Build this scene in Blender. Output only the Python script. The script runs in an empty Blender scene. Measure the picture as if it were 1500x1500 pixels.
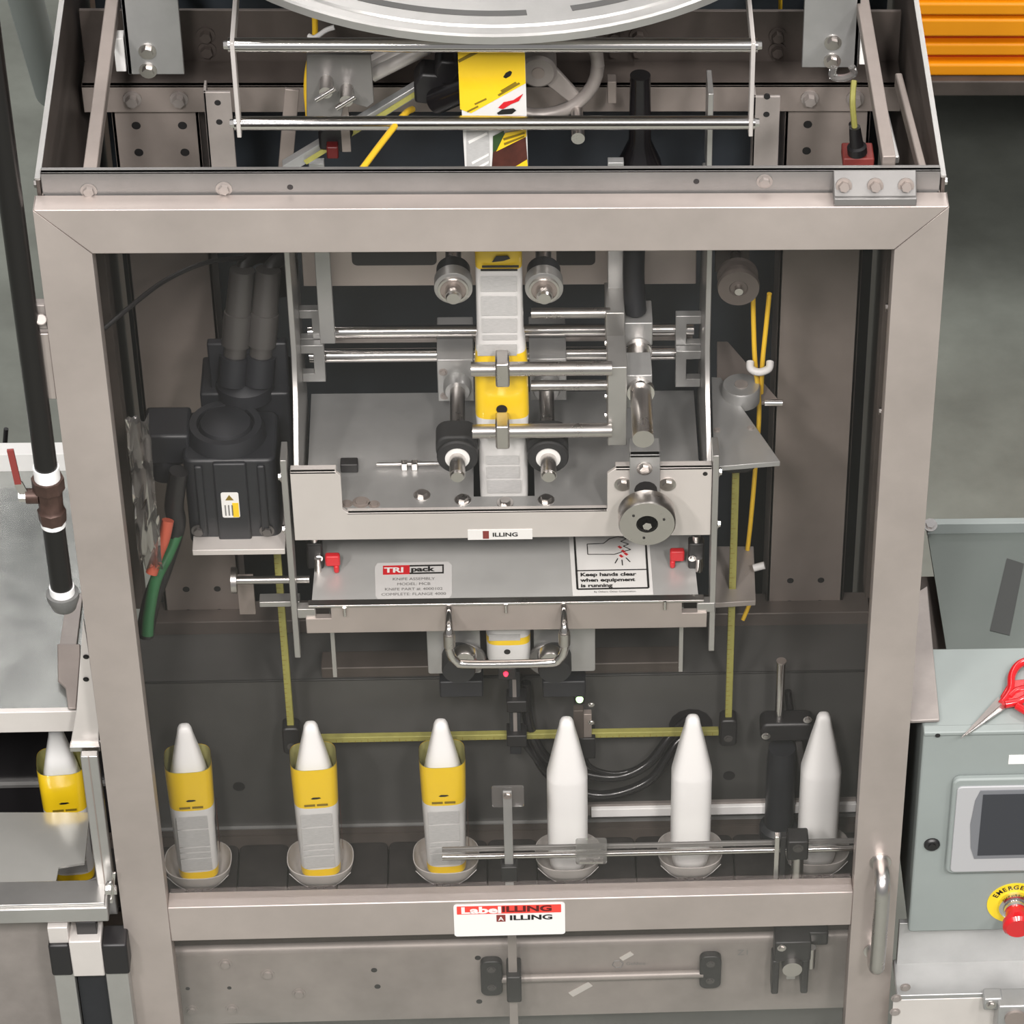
import bpy, math, random
from mathutils import Vector, Matrix
random.seed(7)
S = bpy.context.scene
COL = S.collection
# ---------------------------------------------------------------- camera
CP = Vector((0.03108, -4.13328, 2.96886)); YAW, PIT, ROLL, FPX = 0.146023, 0.759745, 0.081841, 5564.43
SHX, SHY = 617.878, 345.007
fw = Vector((math.sin(YAW)*math.cos(PIT), math.cos(YAW)*math.cos(PIT), -math.sin(PIT)))
r0 = Vector((math.cos(YAW), -math.sin(YAW), 0)); u0 = r0.cross(fw)
rt = r0*math.cos(ROLL) + u0*math.sin(ROLL); up = u0*math.cos(ROLL) - r0*math.sin(ROLL)
cam = bpy.data.cameras.new('camera'); co = bpy.data.objects.new('camera', cam); COL.objects.link(co)
cam.sensor_fit = 'HORIZONTAL'; cam.sensor_width = 36; cam.lens = 36*FPX/1500
cam.shift_x = -SHX/1500; cam.shift_y = SHY/1500; cam.clip_start = .1; cam.clip_end = 100
M = Matrix((rt, up, -fw)).transposed().to_4x4(); M.translation = CP
co.matrix_world = M
S.camera = co
# ---------------------------------------------------------------- world, lamps, exposure
W = bpy.data.worlds.new('hall'); S.world = W; W.use_nodes = True
bg = W.node_tree.nodes['Background']; bg.inputs[0].default_value = (.98, .99, 1, 1); bg.inputs[1].default_value = .20
def lamp(x, y, z, sx, sy, e, c=(1, .965, .94)):
    l = bpy.data.lights.new('ceiling_lamp', 'AREA'); l.shape = 'RECTANGLE'; l.size = sx; l.size_y = sy; l.energy = e; l.color = c
    o = bpy.data.objects.new('ceiling_lamp', l); COL.objects.link(o); o.location = (x, y, z)
for x in (-2.6, -.7, 1.4):
    for y, e_ in ((-4.4, 205), (-.6, 16), (2.4, 20), (5.6, 20)):
        lamp(x, y, 3.9, .45, 1.5, e_)
lamp(3.4, 1.0, 3.9, .45, 1.5, 110); lamp(3.4, -3.6, 3.9, .45, 1.5, 120)  # right-hand lamps; the first is added to brighten the orange beams
vs = S.view_settings; vs.view_transform = 'Standard'; vs.look = 'None'; vs.exposure = 0.5; vs.gamma = 1; vs.use_curve_mapping = False

# ---------------------------------------------------------------- photograph helpers
def ray(x, y): return fw + rt*((x-750-SHX)/FPX) - up*((y-750-SHY)/FPX)
def at(x, y, Y): d = ray(x, y); return CP + d*((Y-CP.y)/d.y)
def az(x, y, Z): d = ray(x, y); return CP + d*((Z-CP.z)/d.z)

# ---------------------------------------------------------------- materials
MATS = {}
def mat(name, c, rough=.5, metal=0., noise=0., nscale=6., bump=0., bscale=60., stretch=None, spec=.5, alpha=None, emit=None, c2=None, trans=0., coat=0.):
    m = bpy.data.materials.new(name); m.use_nodes = True; N = m.node_tree.nodes; L = m.node_tree.links
    p = N['Principled BSDF']; p.inputs['Base Color'].default_value = (*c, 1); p.inputs['Roughness'].default_value = rough
    p.inputs['Metallic'].default_value = metal; p.inputs['Specular IOR Level'].default_value = spec
    p.inputs['Coat Weight'].default_value = coat
    if trans: p.inputs['Transmission Weight'].default_value = trans
    if alpha is not None: p.inputs['Alpha'].default_value = alpha
    if emit: p.inputs['Emission Color'].default_value = (*emit[0], 1); p.inputs['Emission Strength'].default_value = emit[1]
    tc = N.new('ShaderNodeTexCoord'); mp = N.new('ShaderNodeMapping'); L.new(tc.outputs['Object'], mp.inputs[0])
    if stretch: mp.inputs['Scale'].default_value = stretch
    if noise or c2:
        n = N.new('ShaderNodeTexNoise'); n.inputs['Scale'].default_value = nscale; n.inputs['Detail'].default_value = 8; n.inputs['Roughness'].default_value = .62
        L.new(mp.outputs[0], n.inputs['Vector'])
        r = N.new('ShaderNodeValToRGB'); e = r.color_ramp.elements; e[0].position = .32; e[1].position = .68
        d = c2 if c2 else tuple(v*(1-noise) for v in c)
        e[0].color = (*d, 1); e[1].color = (*(tuple(min(1, v*(1+noise*.5)) for v in c)), 1)
        L.new(n.outputs['Fac'], r.inputs[0]); L.new(r.outputs[0], p.inputs['Base Color'])
        mr = N.new('ShaderNodeMapRange'); mr.inputs['To Min'].default_value = max(.03, rough-.06); mr.inputs['To Max'].default_value = rough+.08
        L.new(n.outputs['Fac'], mr.inputs['Value']); L.new(mr.outputs[0], p.inputs['Roughness'])
    if bump:
        n2 = N.new('ShaderNodeTexNoise'); n2.inputs['Scale'].default_value = bscale; n2.inputs['Detail'].default_value = 4
        L.new(mp.outputs[0], n2.inputs['Vector'])
        b = N.new('ShaderNodeBump'); b.inputs['Strength'].default_value = bump; b.inputs['Distance'].default_value = .002
        L.new(n2.outputs['Fac'], b.inputs['Height']); L.new(b.outputs[0], p.inputs['Normal'])
    MATS[name] = m; return m
mat('door_steel', (.50, .44, .41), .40, .6, .15, 4, .05, 90)
mat('frame_steel', (.34, .305, .285), .45, .35, .22, 7, .06, 80)
mat('dark_steel', (.10, .082, .072), .5, .3, .30, 6, .06, 70)
mat('column_steel', (.31, .265, .24), .45, .4, .18, 5, .05, 80)
mat('grey_plate', (.42, .42, .415), .36, .55, .14, 8, .05, 90)
mat('brown_steel', (.14, .118, .106), .45, .35, .2, 6, .05, 80)
mat('sheet_grey', (.095, .093, .09), .5, .3, .22, 5, .05, 60)
mat('alu', (.48, .47, .455), .34, .75, .10, 10, .05, 120)
mat('mid_grey', (.22, .212, .205), .4, .45, .15, 9, .05, 90)
mat('knife_plate', (.60, .60, .585), .36, .35, .10, 9, .04, 90)
mat('alu_light', (.68, .64, .61), .42, .35, .06, 8)
mat('chrome', (.72, .69, .67), .16, 1.0)
mat('satin', (.62, .59, .57), .28, 1.0, .05, 30)
mat('mirror_plate', (.68, .67, .63), .14, .6, .06, 9)
mat('table_sheet', (.44, .45, .43), .20, .75, .14, 14, .03, 30)
mat('black', (.013, .012, .013), .42)
mat('black_gloss', (.010, .009, .010), .22)
mat('pipe_black', (.006, .005, .005), .28)
mat('rubber', (.018, .018, .019), .65)
mat('motor_grey', (.018, .019, .023), .42, .1, .15, 20, .12, 140)
mat('motor_light', (.085, .08, .077), .35, .4)
mat('slate', (.038, .046, .056), .45, .2, .25, 3)
mat('belt', (.027, .023, .022), .45, .15, .4, 26, .1, 60)
mat('white_plastic', (.93, .92, .91), .38, 0, .02, 3)
mat('puck_plastic', (.62, .58, .55), .3, 0, .08, 30, spec=.5, alpha=.62)
mat('white', (.82, .81, .79), .45)
mat('off_white', (.62, .61, .60), .45)
mat('film_yellow', (.90, .60, .012), .3, 0, .04, 5, coat=.3)
mat('film_inner', (.42, .40, .16), .4)
mat('film_white', (.72, .71, .70), .3, 0, .04, 9, coat=.2)
mat('film_brown', (.075, .018, .012), .35, 0, .5, 40)
mat('film_green', (.03, .07, .02), .4)
mat('ink', (.01, .009, .009), .5)
mat('ink_olive', (.22, .15, .01), .5)
mat('ink_grey', (.20, .195, .19), .5)
mat('red', (.62, .012, .02), .4)
mat('red_gloss', (.56, .010, .014), .22, coat=.5)
mat('label_red', (.80, .06, .045), .4)
mat('dark_red', (.09, .006, .006), .4)
mat('red_dull', (.22, .035, .03), .5)
mat('hose_red', (.45, .09, .05), .4)
mat('hose_green', (.03, .13, .05), .4)
mat('tube_yellow', (.80, .50, .03), .35)
mat('scale_yellow', (.34, .32, .085), .45, .1, .12, 60)
mat('box_grey', (.27, .30, .29), .5, 0, .05, 9, .03, 200)
mat('bezel', (.42, .42, .43), .45)
mat('bezel_dark', (.17, .175, .19), .45)
mat('screen', (.035, .037, .045), .25)
mat('estop_yellow', (.85, .62, .02), .4)
mat('valve_brass', (.085, .05, .04), .45, .5, .3, 40)
mat('grey_cap', (.16, .16, .155), .5, .2, .2, 60)
mat('tape_white', (.85, .85, .84), .5)
mat('duct_tape', (.04, .042, .04), .55)
mat('orange', (1, .36, .002), .42, 0, .05, 4)
mat('orange_dark', (.55, .075, .004), .5)
mat('smoked', (.115, .13, .12), .42, 0, .10, 4, spec=.25)
mat('floor_grey', (.23, .245, .215), .55, 0, c2=(.15, .158, .138), nscale=3.2, bump=.1, bscale=20)
mat('led_red', (.9, .02, .03), .3, emit=((1, .02, .05), 3))
mat('led_green', (.5, .9, .4), .3, emit=((.6, 1, .45), 2))
mat('concrete_wall', (.3, .3, .29), .7, 0, .1)
# dark shadow-less floor stain zones come from a second scale of noise
def glassy(name, tint, haze, gl):
    m = bpy.data.materials.new(name); m.use_nodes = True; N = m.node_tree.nodes; L = m.node_tree.links
    N.remove(N['Principled BSDF']); out = N['Material Output']
    t = N.new('ShaderNodeBsdfTransparent'); t.inputs[0].default_value = (*tint, 1)
    d = N.new('ShaderNodeBsdfDiffuse'); d.inputs[0].default_value = (.55, .52, .50, 1)
    g = N.new('ShaderNodeBsdfGlossy'); g.inputs['Roughness'].default_value = .04; g.inputs[0].default_value = (1, 1, 1, 1)
    a = N.new('ShaderNodeMixShader'); a.inputs[0].default_value = haze; L.new(t.outputs[0], a.inputs[1]); L.new(d.outputs[0], a.inputs[2])
    fr = N.new('ShaderNodeFresnel'); fr.inputs[0].default_value = 1.35
    mu = N.new('ShaderNodeMath'); mu.operation = 'MULTIPLY'; mu.inputs[1].default_value = gl; L.new(fr.outputs[0], mu.inputs[0])
    b = N.new('ShaderNodeMixShader'); L.new(mu.outputs[0], b.inputs[0]); L.new(a.outputs[0], b.inputs[1]); L.new(g.outputs[0], b.inputs[2])
    L.new(b.outputs[0], out.inputs[0]); MATS[name] = m
glassy('glass', (.99, .985, .98), .005, .2)
glassy('acrylic', (.80, .80, .80), .16, 1.0)
glassy('plastic_bag', (.85, .83, .80), .10, 1.0)

# ---------------------------------------------------------------- geometry
class G:
    def __init__(s): s.v = []; s.f = []; s.mi = []; s.cur = 0
    def m(s, i): s.cur = i; return s
    def add(s, vs, fs):
        b = len(s.v); s.v += [Vector(v) for v in vs]; s.f += [[b+i for i in f] for f in fs]; s.mi += [s.cur]*len(fs); return s
    def box(s, x0, x1, y0, y1, z0, z1):
        x0, x1 = sorted((x0, x1)); y0, y1 = sorted((y0, y1)); z0, z1 = sorted((z0, z1))
        return s.add([(x0,y0,z0),(x1,y0,z0),(x1,y1,z0),(x0,y1,z0),(x0,y0,z1),(x1,y0,z1),(x1,y1,z1),(x0,y1,z1)],
                     [(0,3,2,1),(4,5,6,7),(0,1,5,4),(1,2,6,5),(2,3,7,6),(3,0,4,7)])
    def bar(s, p0, p1, w, h, up=(0, 0, 1)):     # rectangular bar from p0 to p1
        p0, p1 = Vector(p0), Vector(p1); d = (p1-p0).normalized(); a = d.cross(Vector(up)).normalized()*(w/2); b = a.cross(d).normalized()*(h/2)
        vs = [p0-a-b, p0+a-b, p0+a+b, p0-a+b, p1-a-b, p1+a-b, p1+a+b, p1-a+b]
        return s.add(vs, [(0,3,2,1),(4,5,6,7),(0,1,5,4),(1,2,6,5),(2,3,7,6),(3,0,4,7)])
    def prism(s, pts, ext):
        pts = [Vector(p) for p in pts]; e = Vector(ext); n = len(pts)
        nn = sum(((pts[i]-pts[0]).cross(pts[(i+1) % n]-pts[0]) for i in range(1, n-1)), Vector())
        if nn.dot(e) > 0: pts = pts[::-1]
        return s.add(pts+[p+e for p in pts], [tuple(range(n)), tuple(range(2*n-1, n-1, -1))]+[(i, i+n, (i+1) % n+n, (i+1) % n) for i in range(n)])
    def cyl(s, p0, p1, r0, r1=None, n=24):
        return s.lathe(p0, p1, [(0, r0), (1, r0 if r1 is None else r1)], n)
    def lathe(s, p0, p1, prof, n=24, cap=True):   # prof: (t along axis, radius)
        p0, p1 = Vector(p0), Vector(p1); d = (p1-p0); dn = d.normalized()
        a = dn.orthogonal().normalized(); b = dn.cross(a)
        vs = []; fs = []
        for t, r in prof:
            for i in range(n):
                q = 2*math.pi*i/n; vs.append(p0+d*t+(a*math.cos(q)+b*math.sin(q))*r)
        for k in range(len(prof)-1):
            for i in range(n):
                j = (i+1) % n; fs.append((k*n+i, k*n+j, (k+1)*n+j, (k+1)*n+i))
        if cap: fs.append(tuple(range(n-1, -1, -1))); fs.append(tuple(range((len(prof)-1)*n, len(prof)*n)))
        return s.add(vs, fs)
    def tube(s, pts, r, n=10, smooth=6):
        P = [Vector(p) for p in pts]
        if smooth and len(P) > 2:
            Q = []
            for i in range(len(P)-1):
                a, b, c, d = P[max(i-1, 0)], P[i], P[i+1], P[min(i+2, len(P)-1)]
                for k in range(smooth):
                    t = k/smooth
                    Q.append(.5*((2*b)+(c-a)*t+(2*a-5*b+4*c-d)*t*t+(3*b-a-3*c+d)*t**3))
            P = Q+[P[-1]]
        vs = []; fs = []; a = None
        for i, p in enumerate(P):
            d = (P[min(i+1, len(P)-1)]-P[max(i-1, 0)]).normalized()
            a = (d.orthogonal() if a is None else a-d*a.dot(d)).normalized(); b = d.cross(a)
            for k in range(n):
                q = 2*math.pi*k/n; vs.append(p+(a*math.cos(q)+b*math.sin(q))*r)
        for i in range(len(P)-1):
            for k in range(n):
                j = (k+1) % n; fs.append((i*n+k, i*n+j, (i+1)*n+j, (i+1)*n+k))
        fs.append(tuple(range(n-1, -1, -1))); fs.append(tuple(range((len(P)-1)*n, len(P)*n)))
        return s.add(vs, fs)
    def loft(s, prof, n=32, ex=3., cap=True, o=(0, 0, 0), mis=None):   # prof: (rx, ry, z) superellipse sections
        o = Vector(o); vs = []
        for rx, ry, z in prof:
            for i in range(n):
                q = 2*math.pi*i/n; c, d = math.cos(q), math.sin(q)
                vs.append(o+Vector((rx*math.copysign(abs(c)**(2/ex), c), ry*math.copysign(abs(d)**(2/ex), d), z)))
        fs = []; b = len(s.mi)
        for k in range(len(prof)-1):
            for i in range(n):
                j = (i+1) % n; fs.append((k*n+i, k*n+j, (k+1)*n+j, (k+1)*n+i))
        if cap: fs.append(tuple(range(n-1, -1, -1))); fs.append(tuple(range((len(prof)-1)*n, len(prof)*n)))
        s.add(vs, fs)
        if mis:
            for k, q in enumerate(mis):
                for i in range(n): s.mi[b+k*n+i] = q
        return s
    def o(s, name, m, parent=None, bevel=0., label=None, sharp=38):
        me = bpy.data.meshes.new(name); me.from_pydata([tuple(v) for v in s.v], [], s.f)
        for k in (m if isinstance(m, (list, tuple)) else [m]): me.materials.append(MATS[k])
        me.polygons.foreach_set('material_index', s.mi); me.validate(); me.update()
        me.polygons.foreach_set('use_smooth', [True]*len(me.polygons)); me.set_sharp_from_angle(angle=math.radians(sharp))
        ob = bpy.data.objects.new(name, me); COL.objects.link(ob); ob.parent = parent
        if bevel:
            b = ob.modifiers.new('bevel', 'BEVEL'); b.width = bevel; b.segments = 2; b.limit_method = 'ANGLE'; b.angle_limit = math.radians(50); b.harden_normals = False
        if label: ob['label'] = label
        return ob
def tag(o, label, cat, group=None):
    o['label'] = label; o['category'] = cat
    if group: o['group'] = group
    return o
def thing(name, label, cat, group=None):
    o = bpy.data.objects.new(name, None); o.empty_display_size = .05; COL.objects.link(o); return tag(o, label, cat, group)
def kind(o, k='structure'): o['kind'] = k; return o
def rrect(x0, x1, y0, y1, r, n=5):
    pts = []
    for cx, cy, a in ((x1-r, y1-r, 0), (x0+r, y1-r, 90), (x0+r, y0+r, 180), (x1-r, y0+r, 270)):
        for i in range(n+1): q = math.radians(a+90*i/n); pts.append((cx+r*math.cos(q), cy+r*math.sin(q)))
    return pts
def xz(pts, Y): return [(x, Y, z) for x, z in pts]
def xy(pts, Z): return [(x, y, Z) for x, y in pts]
def yz(pts, X): return [(X, y, z) for y, z in pts]
def txt(s, size, p, xd, yd, m, parent, name='lettering', align='LEFT', sx=1., off=0.):
    c = bpy.data.curves.new(name, 'FONT'); c.body = s; c.size = size; c.align_x = align; c.align_y = 'CENTER'; c.offset = off; c.resolution_u = 3
    t = bpy.data.objects.new(name, c); COL.objects.link(t)
    bpy.context.view_layer.update()
    me = bpy.data.meshes.new_from_object(t); bpy.data.objects.remove(t); bpy.data.curves.remove(c)
    xd = Vector(xd).normalized(); yd = Vector(yd).normalized(); zd = xd.cross(yd)
    T = Matrix((xd, yd, zd)).transposed().to_4x4(); T.translation = Vector(p)
    me.transform(T @ Matrix.Scale(sx, 4, (1, 0, 0))); me.materials.clear(); me.materials.append(MATS[m])
    ob = bpy.data.objects.new(name, me); COL.objects.link(ob); ob.parent = parent; return ob
XD, YD, ZD = Vector((1, 0, 0)), Vector((0, 1, 0)), Vector((0, 0, 1))
def bolt(p, nrm, r, parent, m='satin', h=None, name='bolt', n=6):
    p = Vector(p); nrm = Vector(nrm); h = h or r*.8
    g = G().cyl(p, p+nrm*h*.25, r*1.45, None, 16); g.cyl(p+nrm*h*.2, p+nrm*h, r, r*.93, n); return g.o(name, m, parent)
def hole(p, nrm, r, parent, name='hole'):
    p = Vector(p); nrm = Vector(nrm); return G().cyl(p-nrm*.002, p+nrm*.0006, r, None, 14).o(name, 'black', parent)
# ================================================================ the setting
FZ = -2.5
kind(tag(G().box(-9, 9, -7, 12, FZ-.05, FZ).o('floor', 'floor_grey'), 'grey-green stained concrete floor of the hall', 'floor'))
kind(tag(G().box(-9, 9, 12, 12.1, FZ, 5).o('wall_back', 'concrete_wall'), 'plain grey wall at the far end of the hall', 'wall'))

# ================================================================ machine cabinet
cab = thing('machine_cabinet', 'open-topped stainless steel machine cabinet standing behind the glazed door', 'cabinet')
YB, ZB = .245, -1.49            # bottle line and belt height
DEP = .95
for s in (-1, 1):
    X = .597*s
    g = G().prism(yz([(.036, .022), (DEP, .022), (DEP, -1.12 if s < 0 else -1.62), (.036, -1.12 if s < 0 else -1.62)], X), (-.005*s, 0, 0))
    g.o('side_panel', 'dark_steel' if s < 0 else 'dark_steel', cab, .0008)
    G().box(X, X-.005*s, .036, DEP, -1.62, FZ).o('lower_side_panel', 'dark_steel', cab)
    G().box(X+.001*s, X-.006*s, .036, DEP, .022, .025).o('edge_trim', 'alu', cab)
    for y in (.06, .34): bolt((X+.001*s, y, .0 if y < .1 else -.2), (s, 0, 0), .006, cab)
    # angle post in the front corner, rail half-way along the panel
    G().box(X-.006*s, X-.036*s, .06, .064, 0, -1.06).box(X-.006*s, X-.010*s, .036, .085, 0, -1.06).o('corner_angle', 'column_steel', cab, .0006)
    for k in range(2):
        yy = (.16, .40)[k]
        G().box(X-.006*s, X-.03*s, yy, yy+.045, -.30 if k else -.12, -1.05).o('inner_post', 'dark_steel' if k else 'column_steel', cab, .001)
# front rail standing behind the door's top edge
G().box(-.59, .59, .036, .042, -.05, .034).box(-.59, .59, .036, .048, .031, .034).o('front_top_rail', 'mid_grey', cab, .0008)
for px in (130, 328, 1120): bolt(at(px, 279-(px-130)*.014, .036), (0, -1, 0), .0075, cab, 'frame_steel', .006)
for px in (425, 1020): hole(at(px, 274-(px-425)*.014, .036), (0, -1, 0), .004, cab)
# hinge block at the right-hand corner
hp0, hp1 = at(1222, 296, .0), at(1342, 255, .03)
G().box(hp0.x, hp1.x, .002, .036, .0, .012).prism(yz([(.006, .012), (.034, .036), (.036, .033), (.036, .012)], hp0.x), (hp1.x-hp0.x, 0, 0)).o('hinge_plate', 'mid_grey', cab, .0015)
for px in (1236, 1282, 1327): bolt(at(px, 272, .018), (0, -.93, .37), .0075, cab, 'column_steel', .012)
# back columns with bolt holes
YC = .50
for x0, x1 in ((188, 312), (1141, 1262)):
    a, b = at(x0, 400, YC).x, at(x1, 400, YC).x
    zt, zb = at(700, 140, YC).z, at(700, 930, YC).z
    g = G().box(a, b, YC, YC+.006, zb, zt); g.box(a, a+.006, YC, YC+.09, zb, zt); g.box(b-.006, b, YC, YC+.09, zb, zt)
    g.o('back_column', 'column_steel', cab, .0012)
    for dx in (.27, .80):
        for py in (183, 222): p = at(700, py, YC); hole((a+(b-a)*dx, YC, p.z), (0, -1, 0), .0065, cab)
        for py in (857, 890): p = at(700, py, YC); hole((a+(b-a)*(.1+dx*.75), YC, p.z), (0, -1, 0), .0055, cab)
        p = at(700, 148, YC-.02); bolt((a+(b-a)*dx, YC-.012, p.z), (0, -1, 0), .009, cab, 'frame_steel', .014)
z1, z0 = at(700, 124, YC-.01).z, at(700, 163, YC-.01).z
G().box(-.585, .585, YC-.012, YC-.004, z0, z1).o('cross_rail', 'column_steel', cab, .001)
z2 = z1+.085
G().box(-.585, .585, YC+.05, YC+.056, z1-.01, z2).box(-.585, .585, YC-.012, YC+.05, z1-.004, z1).o('upper_beam', 'dark_steel', cab, .001)
for px in (305, 900, 935, 1138):
    for dz in (.02, .045): p = at(px, 90, YC+.05); bolt((p.x, YC+.05, z1+dz), (0, -1, 0), .009, cab, 'dark_steel', .012)
# slate board added to stand in for the dark back opening
G().box(-.585, .585, .74, .745, -1.4, .02).o('dark_opening_board', 'slate', cab)
# lower cross beam and grey sheet behind the conveyor
za, zb2 = at(700, 905, .47).z, at(700, 990, .47).z
G().box(-.585, .585, .47, .52, zb2, za).o('lower_cross_beam', 'brown_steel', cab, .002)
YS = .357
zs1, zs0 = at(700, 992, YS).z, ZB-.03
G().box(-.59, .59, YS, YS+.004, zs0, zs1).box(-.59, .59, YS, .50, zs1-.004, zs1).o('back_sheet', 'sheet_grey', cab, .0015)
for px, py in ((350, 1152), (1068, 1136)): hole(at(px, py, YS), (0, -1, 0), .010, cab)
hole(at(1012, 1062, YS), (0, -1, 0), .036, cab, 'cable_opening')
p = at(700, 1208, YS-.004); G().box(-.585, .585, YS-.006, YS, p.z-.004, p.z+.004).o('sheet_seam', 'grey_plate', cab)
# bolts on the right inner wall
for px, py in ((1268, 525), (1270, 678), (1262, 718), (1268, 833), (1248, 910)):
    p = at(px, py, .15); bolt((.565, .15+(.12 if py in (525, 678) else 0), p.z), (-1, 0, 0), .006, cab, 'chrome', .010)
# two bright rails along the top, running from front to back
for s, a, b in ((-1, (131, 268), (166, 0)), (1, (1302, 238), (1262, 0))):
    pa, pb = at(*a, .05), az(*b, at(*a, .05).z)
    G().bar(pa, pb+(pb-pa)*.5, .018, .020).o('top_side_rail', 'column_steel', cab, .0015)
pa, pb = at(1308, 245, .05), at(1285, 110, .3)
G().bar((.572, .06, .0), (.56, .33, -.02), .010, .022).o('gas_strut', 'column_steel', cab, .002)
G().bar(at(1311, 235, .08), at(1294, 165, .19), .012, .012).o('strut_sleeve', 'alu', cab, .002)
# perforated straps
for (x0, x1, yt, yb, hy) in ((303, 343, 135, 300, (150, 178)), (1102, 1141, 142, 300, (142, 168))):
    Y = .36; a, b = at(x0, 200, Y).x, at(x1, 200, Y).x
    G().box(a, b, Y, Y+.005, at(700, yb, Y).z, at(700, yt, Y).z).box(a, a+.004, Y, Y+.03, at(700, yb, Y).z, at(700, yt, Y).z).o('perforated_strap', 'frame_steel', cab, .001)
    for h in hy: hole(((a+b)/2, Y, at(700, h, Y).z), (0, -1, 0), .0045, cab)
# dark plate inside the lower opening
G().box(-.585, .585, .16, .165, -2.45, -1.63).o('lower_back_plate', 'sheet_grey', cab)

# upright support plates bolted to the top beam
for (x0, x1, yb, lab, bl) in ((183, 266, 109, 'grey upright support plate with two bolts over the left back column', ((216, 75), (217, 103))),
                              (1176, 1258, 99, 'grey upright support plate with two bolts over the right back column', ((1220, 62), (1219, 89)))):
    Y = .42; a, b = at(x0, 60, Y).x, at(x1, 60, Y).x; zb = at(700, yb, Y).z
    t = thing('support_plate', lab, 'support plate', 'upright plates carrying the reel table')
    G().box(a, b, Y, Y+.008, zb, .55).box(a if x0 < 700 else b, (a+.006) if x0 < 700 else b-.006, Y, Y+.05, zb, .55).o('plate', 'grey_plate', t, .001)
    for q in bl: bolt(at(*q, Y), (0, -1, 0), .0085, t, 'satin', .008)
    s = -1 if x0 < 700 else 1; e = a if s < 0 else b
    p = at(700, 48, Y); G().box(e+.002*s, e+.016*s, Y-.002, Y+.02, zb+.006, zb+.06).o('white_tag', 'white', t, .001)

# ================================================================ glazed door
door = thing('cabinet_door', 'large stainless steel framed glass door with tubular handle', 'door')
DT = .034; w = .0695; zt = -.0705; zm1, zm0 = -1.312, -1.387; zbot = -2.42; e = .0004
G().prism(xz([(-.6+e, -e), (-.6+w+e*0, zt-e), (-.6+w, zbot), (-.6, zbot), (-.6, -e)], 0), (0, DT, 0)).o('stile', 'door_steel', door, .0016)
G().prism(xz([(.6, -e), (.6, zbot), (.6-w, zbot), (.6-w, zt-e), (.6-e, -e)], 0), (0, DT, 0)).o('stile', 'door_steel', door, .0016)
G().prism(xz([(-.6+e, 0), (.6-e, 0), (.6-w-e, zt), (-.6+w+e, zt)], 0), (0, DT, 0)).o('top_rail', 'door_steel', door, .0016)
G().box(-.6+w, .6-w, 0.0004, DT, zm0, zm1).o('middle_rail', 'door_steel', door, .002)
G().box(-.6+w, .6-w, 0.0004, DT, zbot, zbot+.08).o('bottom_rail', 'door_steel', door, .002)
G().box(-.6+w, .6-w, .018, .022, zm1, zt).o('glass_pane', 'glass', door, label='clear glass pane of the upper door opening')
G().box(-.6+w, .6-w, .018, .022, zbot+.08, zm0).o('glass_pane', 'glass', door, label='clear glass pane of the lower door opening')
# handle
a, b = at(1287, 1262, 0), at(1268, 1392, 0); hx = (a.x+b.x)/2+.008
hd = G().tube([(hx, .0, a.z), (hx, -.025, a.z), (hx, -.043, a.z-.006), (hx, -.052, a.z-.03), (hx, -.054, (a.z+b.z)/2), (hx, -.052, b.z+.03), (hx, -.043, b.z+.006), (hx, -.025, b.z), (hx, .0, b.z)], .0125, 16).o('handle', 'satin', door, label='brushed tubular pull handle')
for q in (a, b): G().cyl((hx, .0, q.z), (hx, -.003, q.z), .017, None, 20).o('collar', 'satin', hd)
# small latch on the left stile and hinge plates at its outer edge
l = at(166, 1300, 0)
lt = G().bar(at(163, 1322, -.012), at(167, 1278, -.012), .005, .004, (0, 1, 0)).box(l.x-.012, l.x+.006, -.012, 0, l.z-.004, l.z+.006).o('latch', 'chrome', door, .0006)
G().tube([at(163, 1318, -.014), at(165, 1300, -.02), at(160, 1292, -.018), at(156, 1296, -.01)], .0022, 8).o('latch_hook', 'chrome', lt)
hb = G().prism(xz([(-.628, at(50, 492, 0).z), (-.6, at(50, 492, 0).z), (-.6, at(50, 588, 0).z), (-.615, at(50, 588, 0).z), (-.621, at(50, 562, 0).z), (-.628, at(50, 555, 0).z)], .004), (0, .012, 0)).o('side_bracket', 'door_steel', door, .0015)
G().box(-.624, -.6, .004, .02, at(50, 485, 0).z, at(50, 450, 0).z).cyl(at(60, 468, -.004), at(60, 468, .01), .008).o('magnet_switch', 'frame_steel', door, .0015)
# sticker on the middle rail
A, Bq = at(664, 1324, 0), at(828, 1366, 0); YT = -.0012
x0, x1, z1, z0 = A.x, Bq.x, A.z-.002, Bq.z-.002
st = G().prism(xz(rrect(x0, x1, z0, z1, .005), YT), (0, .0014, 0)).o('sticker', 'white', door, label='white sticker with red band reading LabelILLING and ILLING')
G().prism(xz(rrect(x0+.005, x1-.006, z1-.021, z1-.003, .001), YT-.0003), (0, .0003, 0)).o('red_band', 'label_red', st)
txt('Label', .020, (x0+.011, YT-.0007, z1-.0125), XD, ZD, 'white', st, off=.0008, sx=1.5)
txt('ILLING', .0175, (x0+.074, YT-.0007, z1-.0115), XD, ZD, 'dark_red', st, off=.0006, sx=1.5)
txt('ILLING', .0150, (x0+.086, YT-.0007, z1-.031), XD, ZD, 'ink', st, off=.0005, sx=1.5)
G().box(x0+.066, x0+.080, YT-.0004, YT, z1-.039, z1-.024).o('red_mark', 'red_dull', st)
txt('A', .012, (x0+.069, YT-.0007, z1-.0325), XD, ZD, 'white', st, off=.0002)

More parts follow.
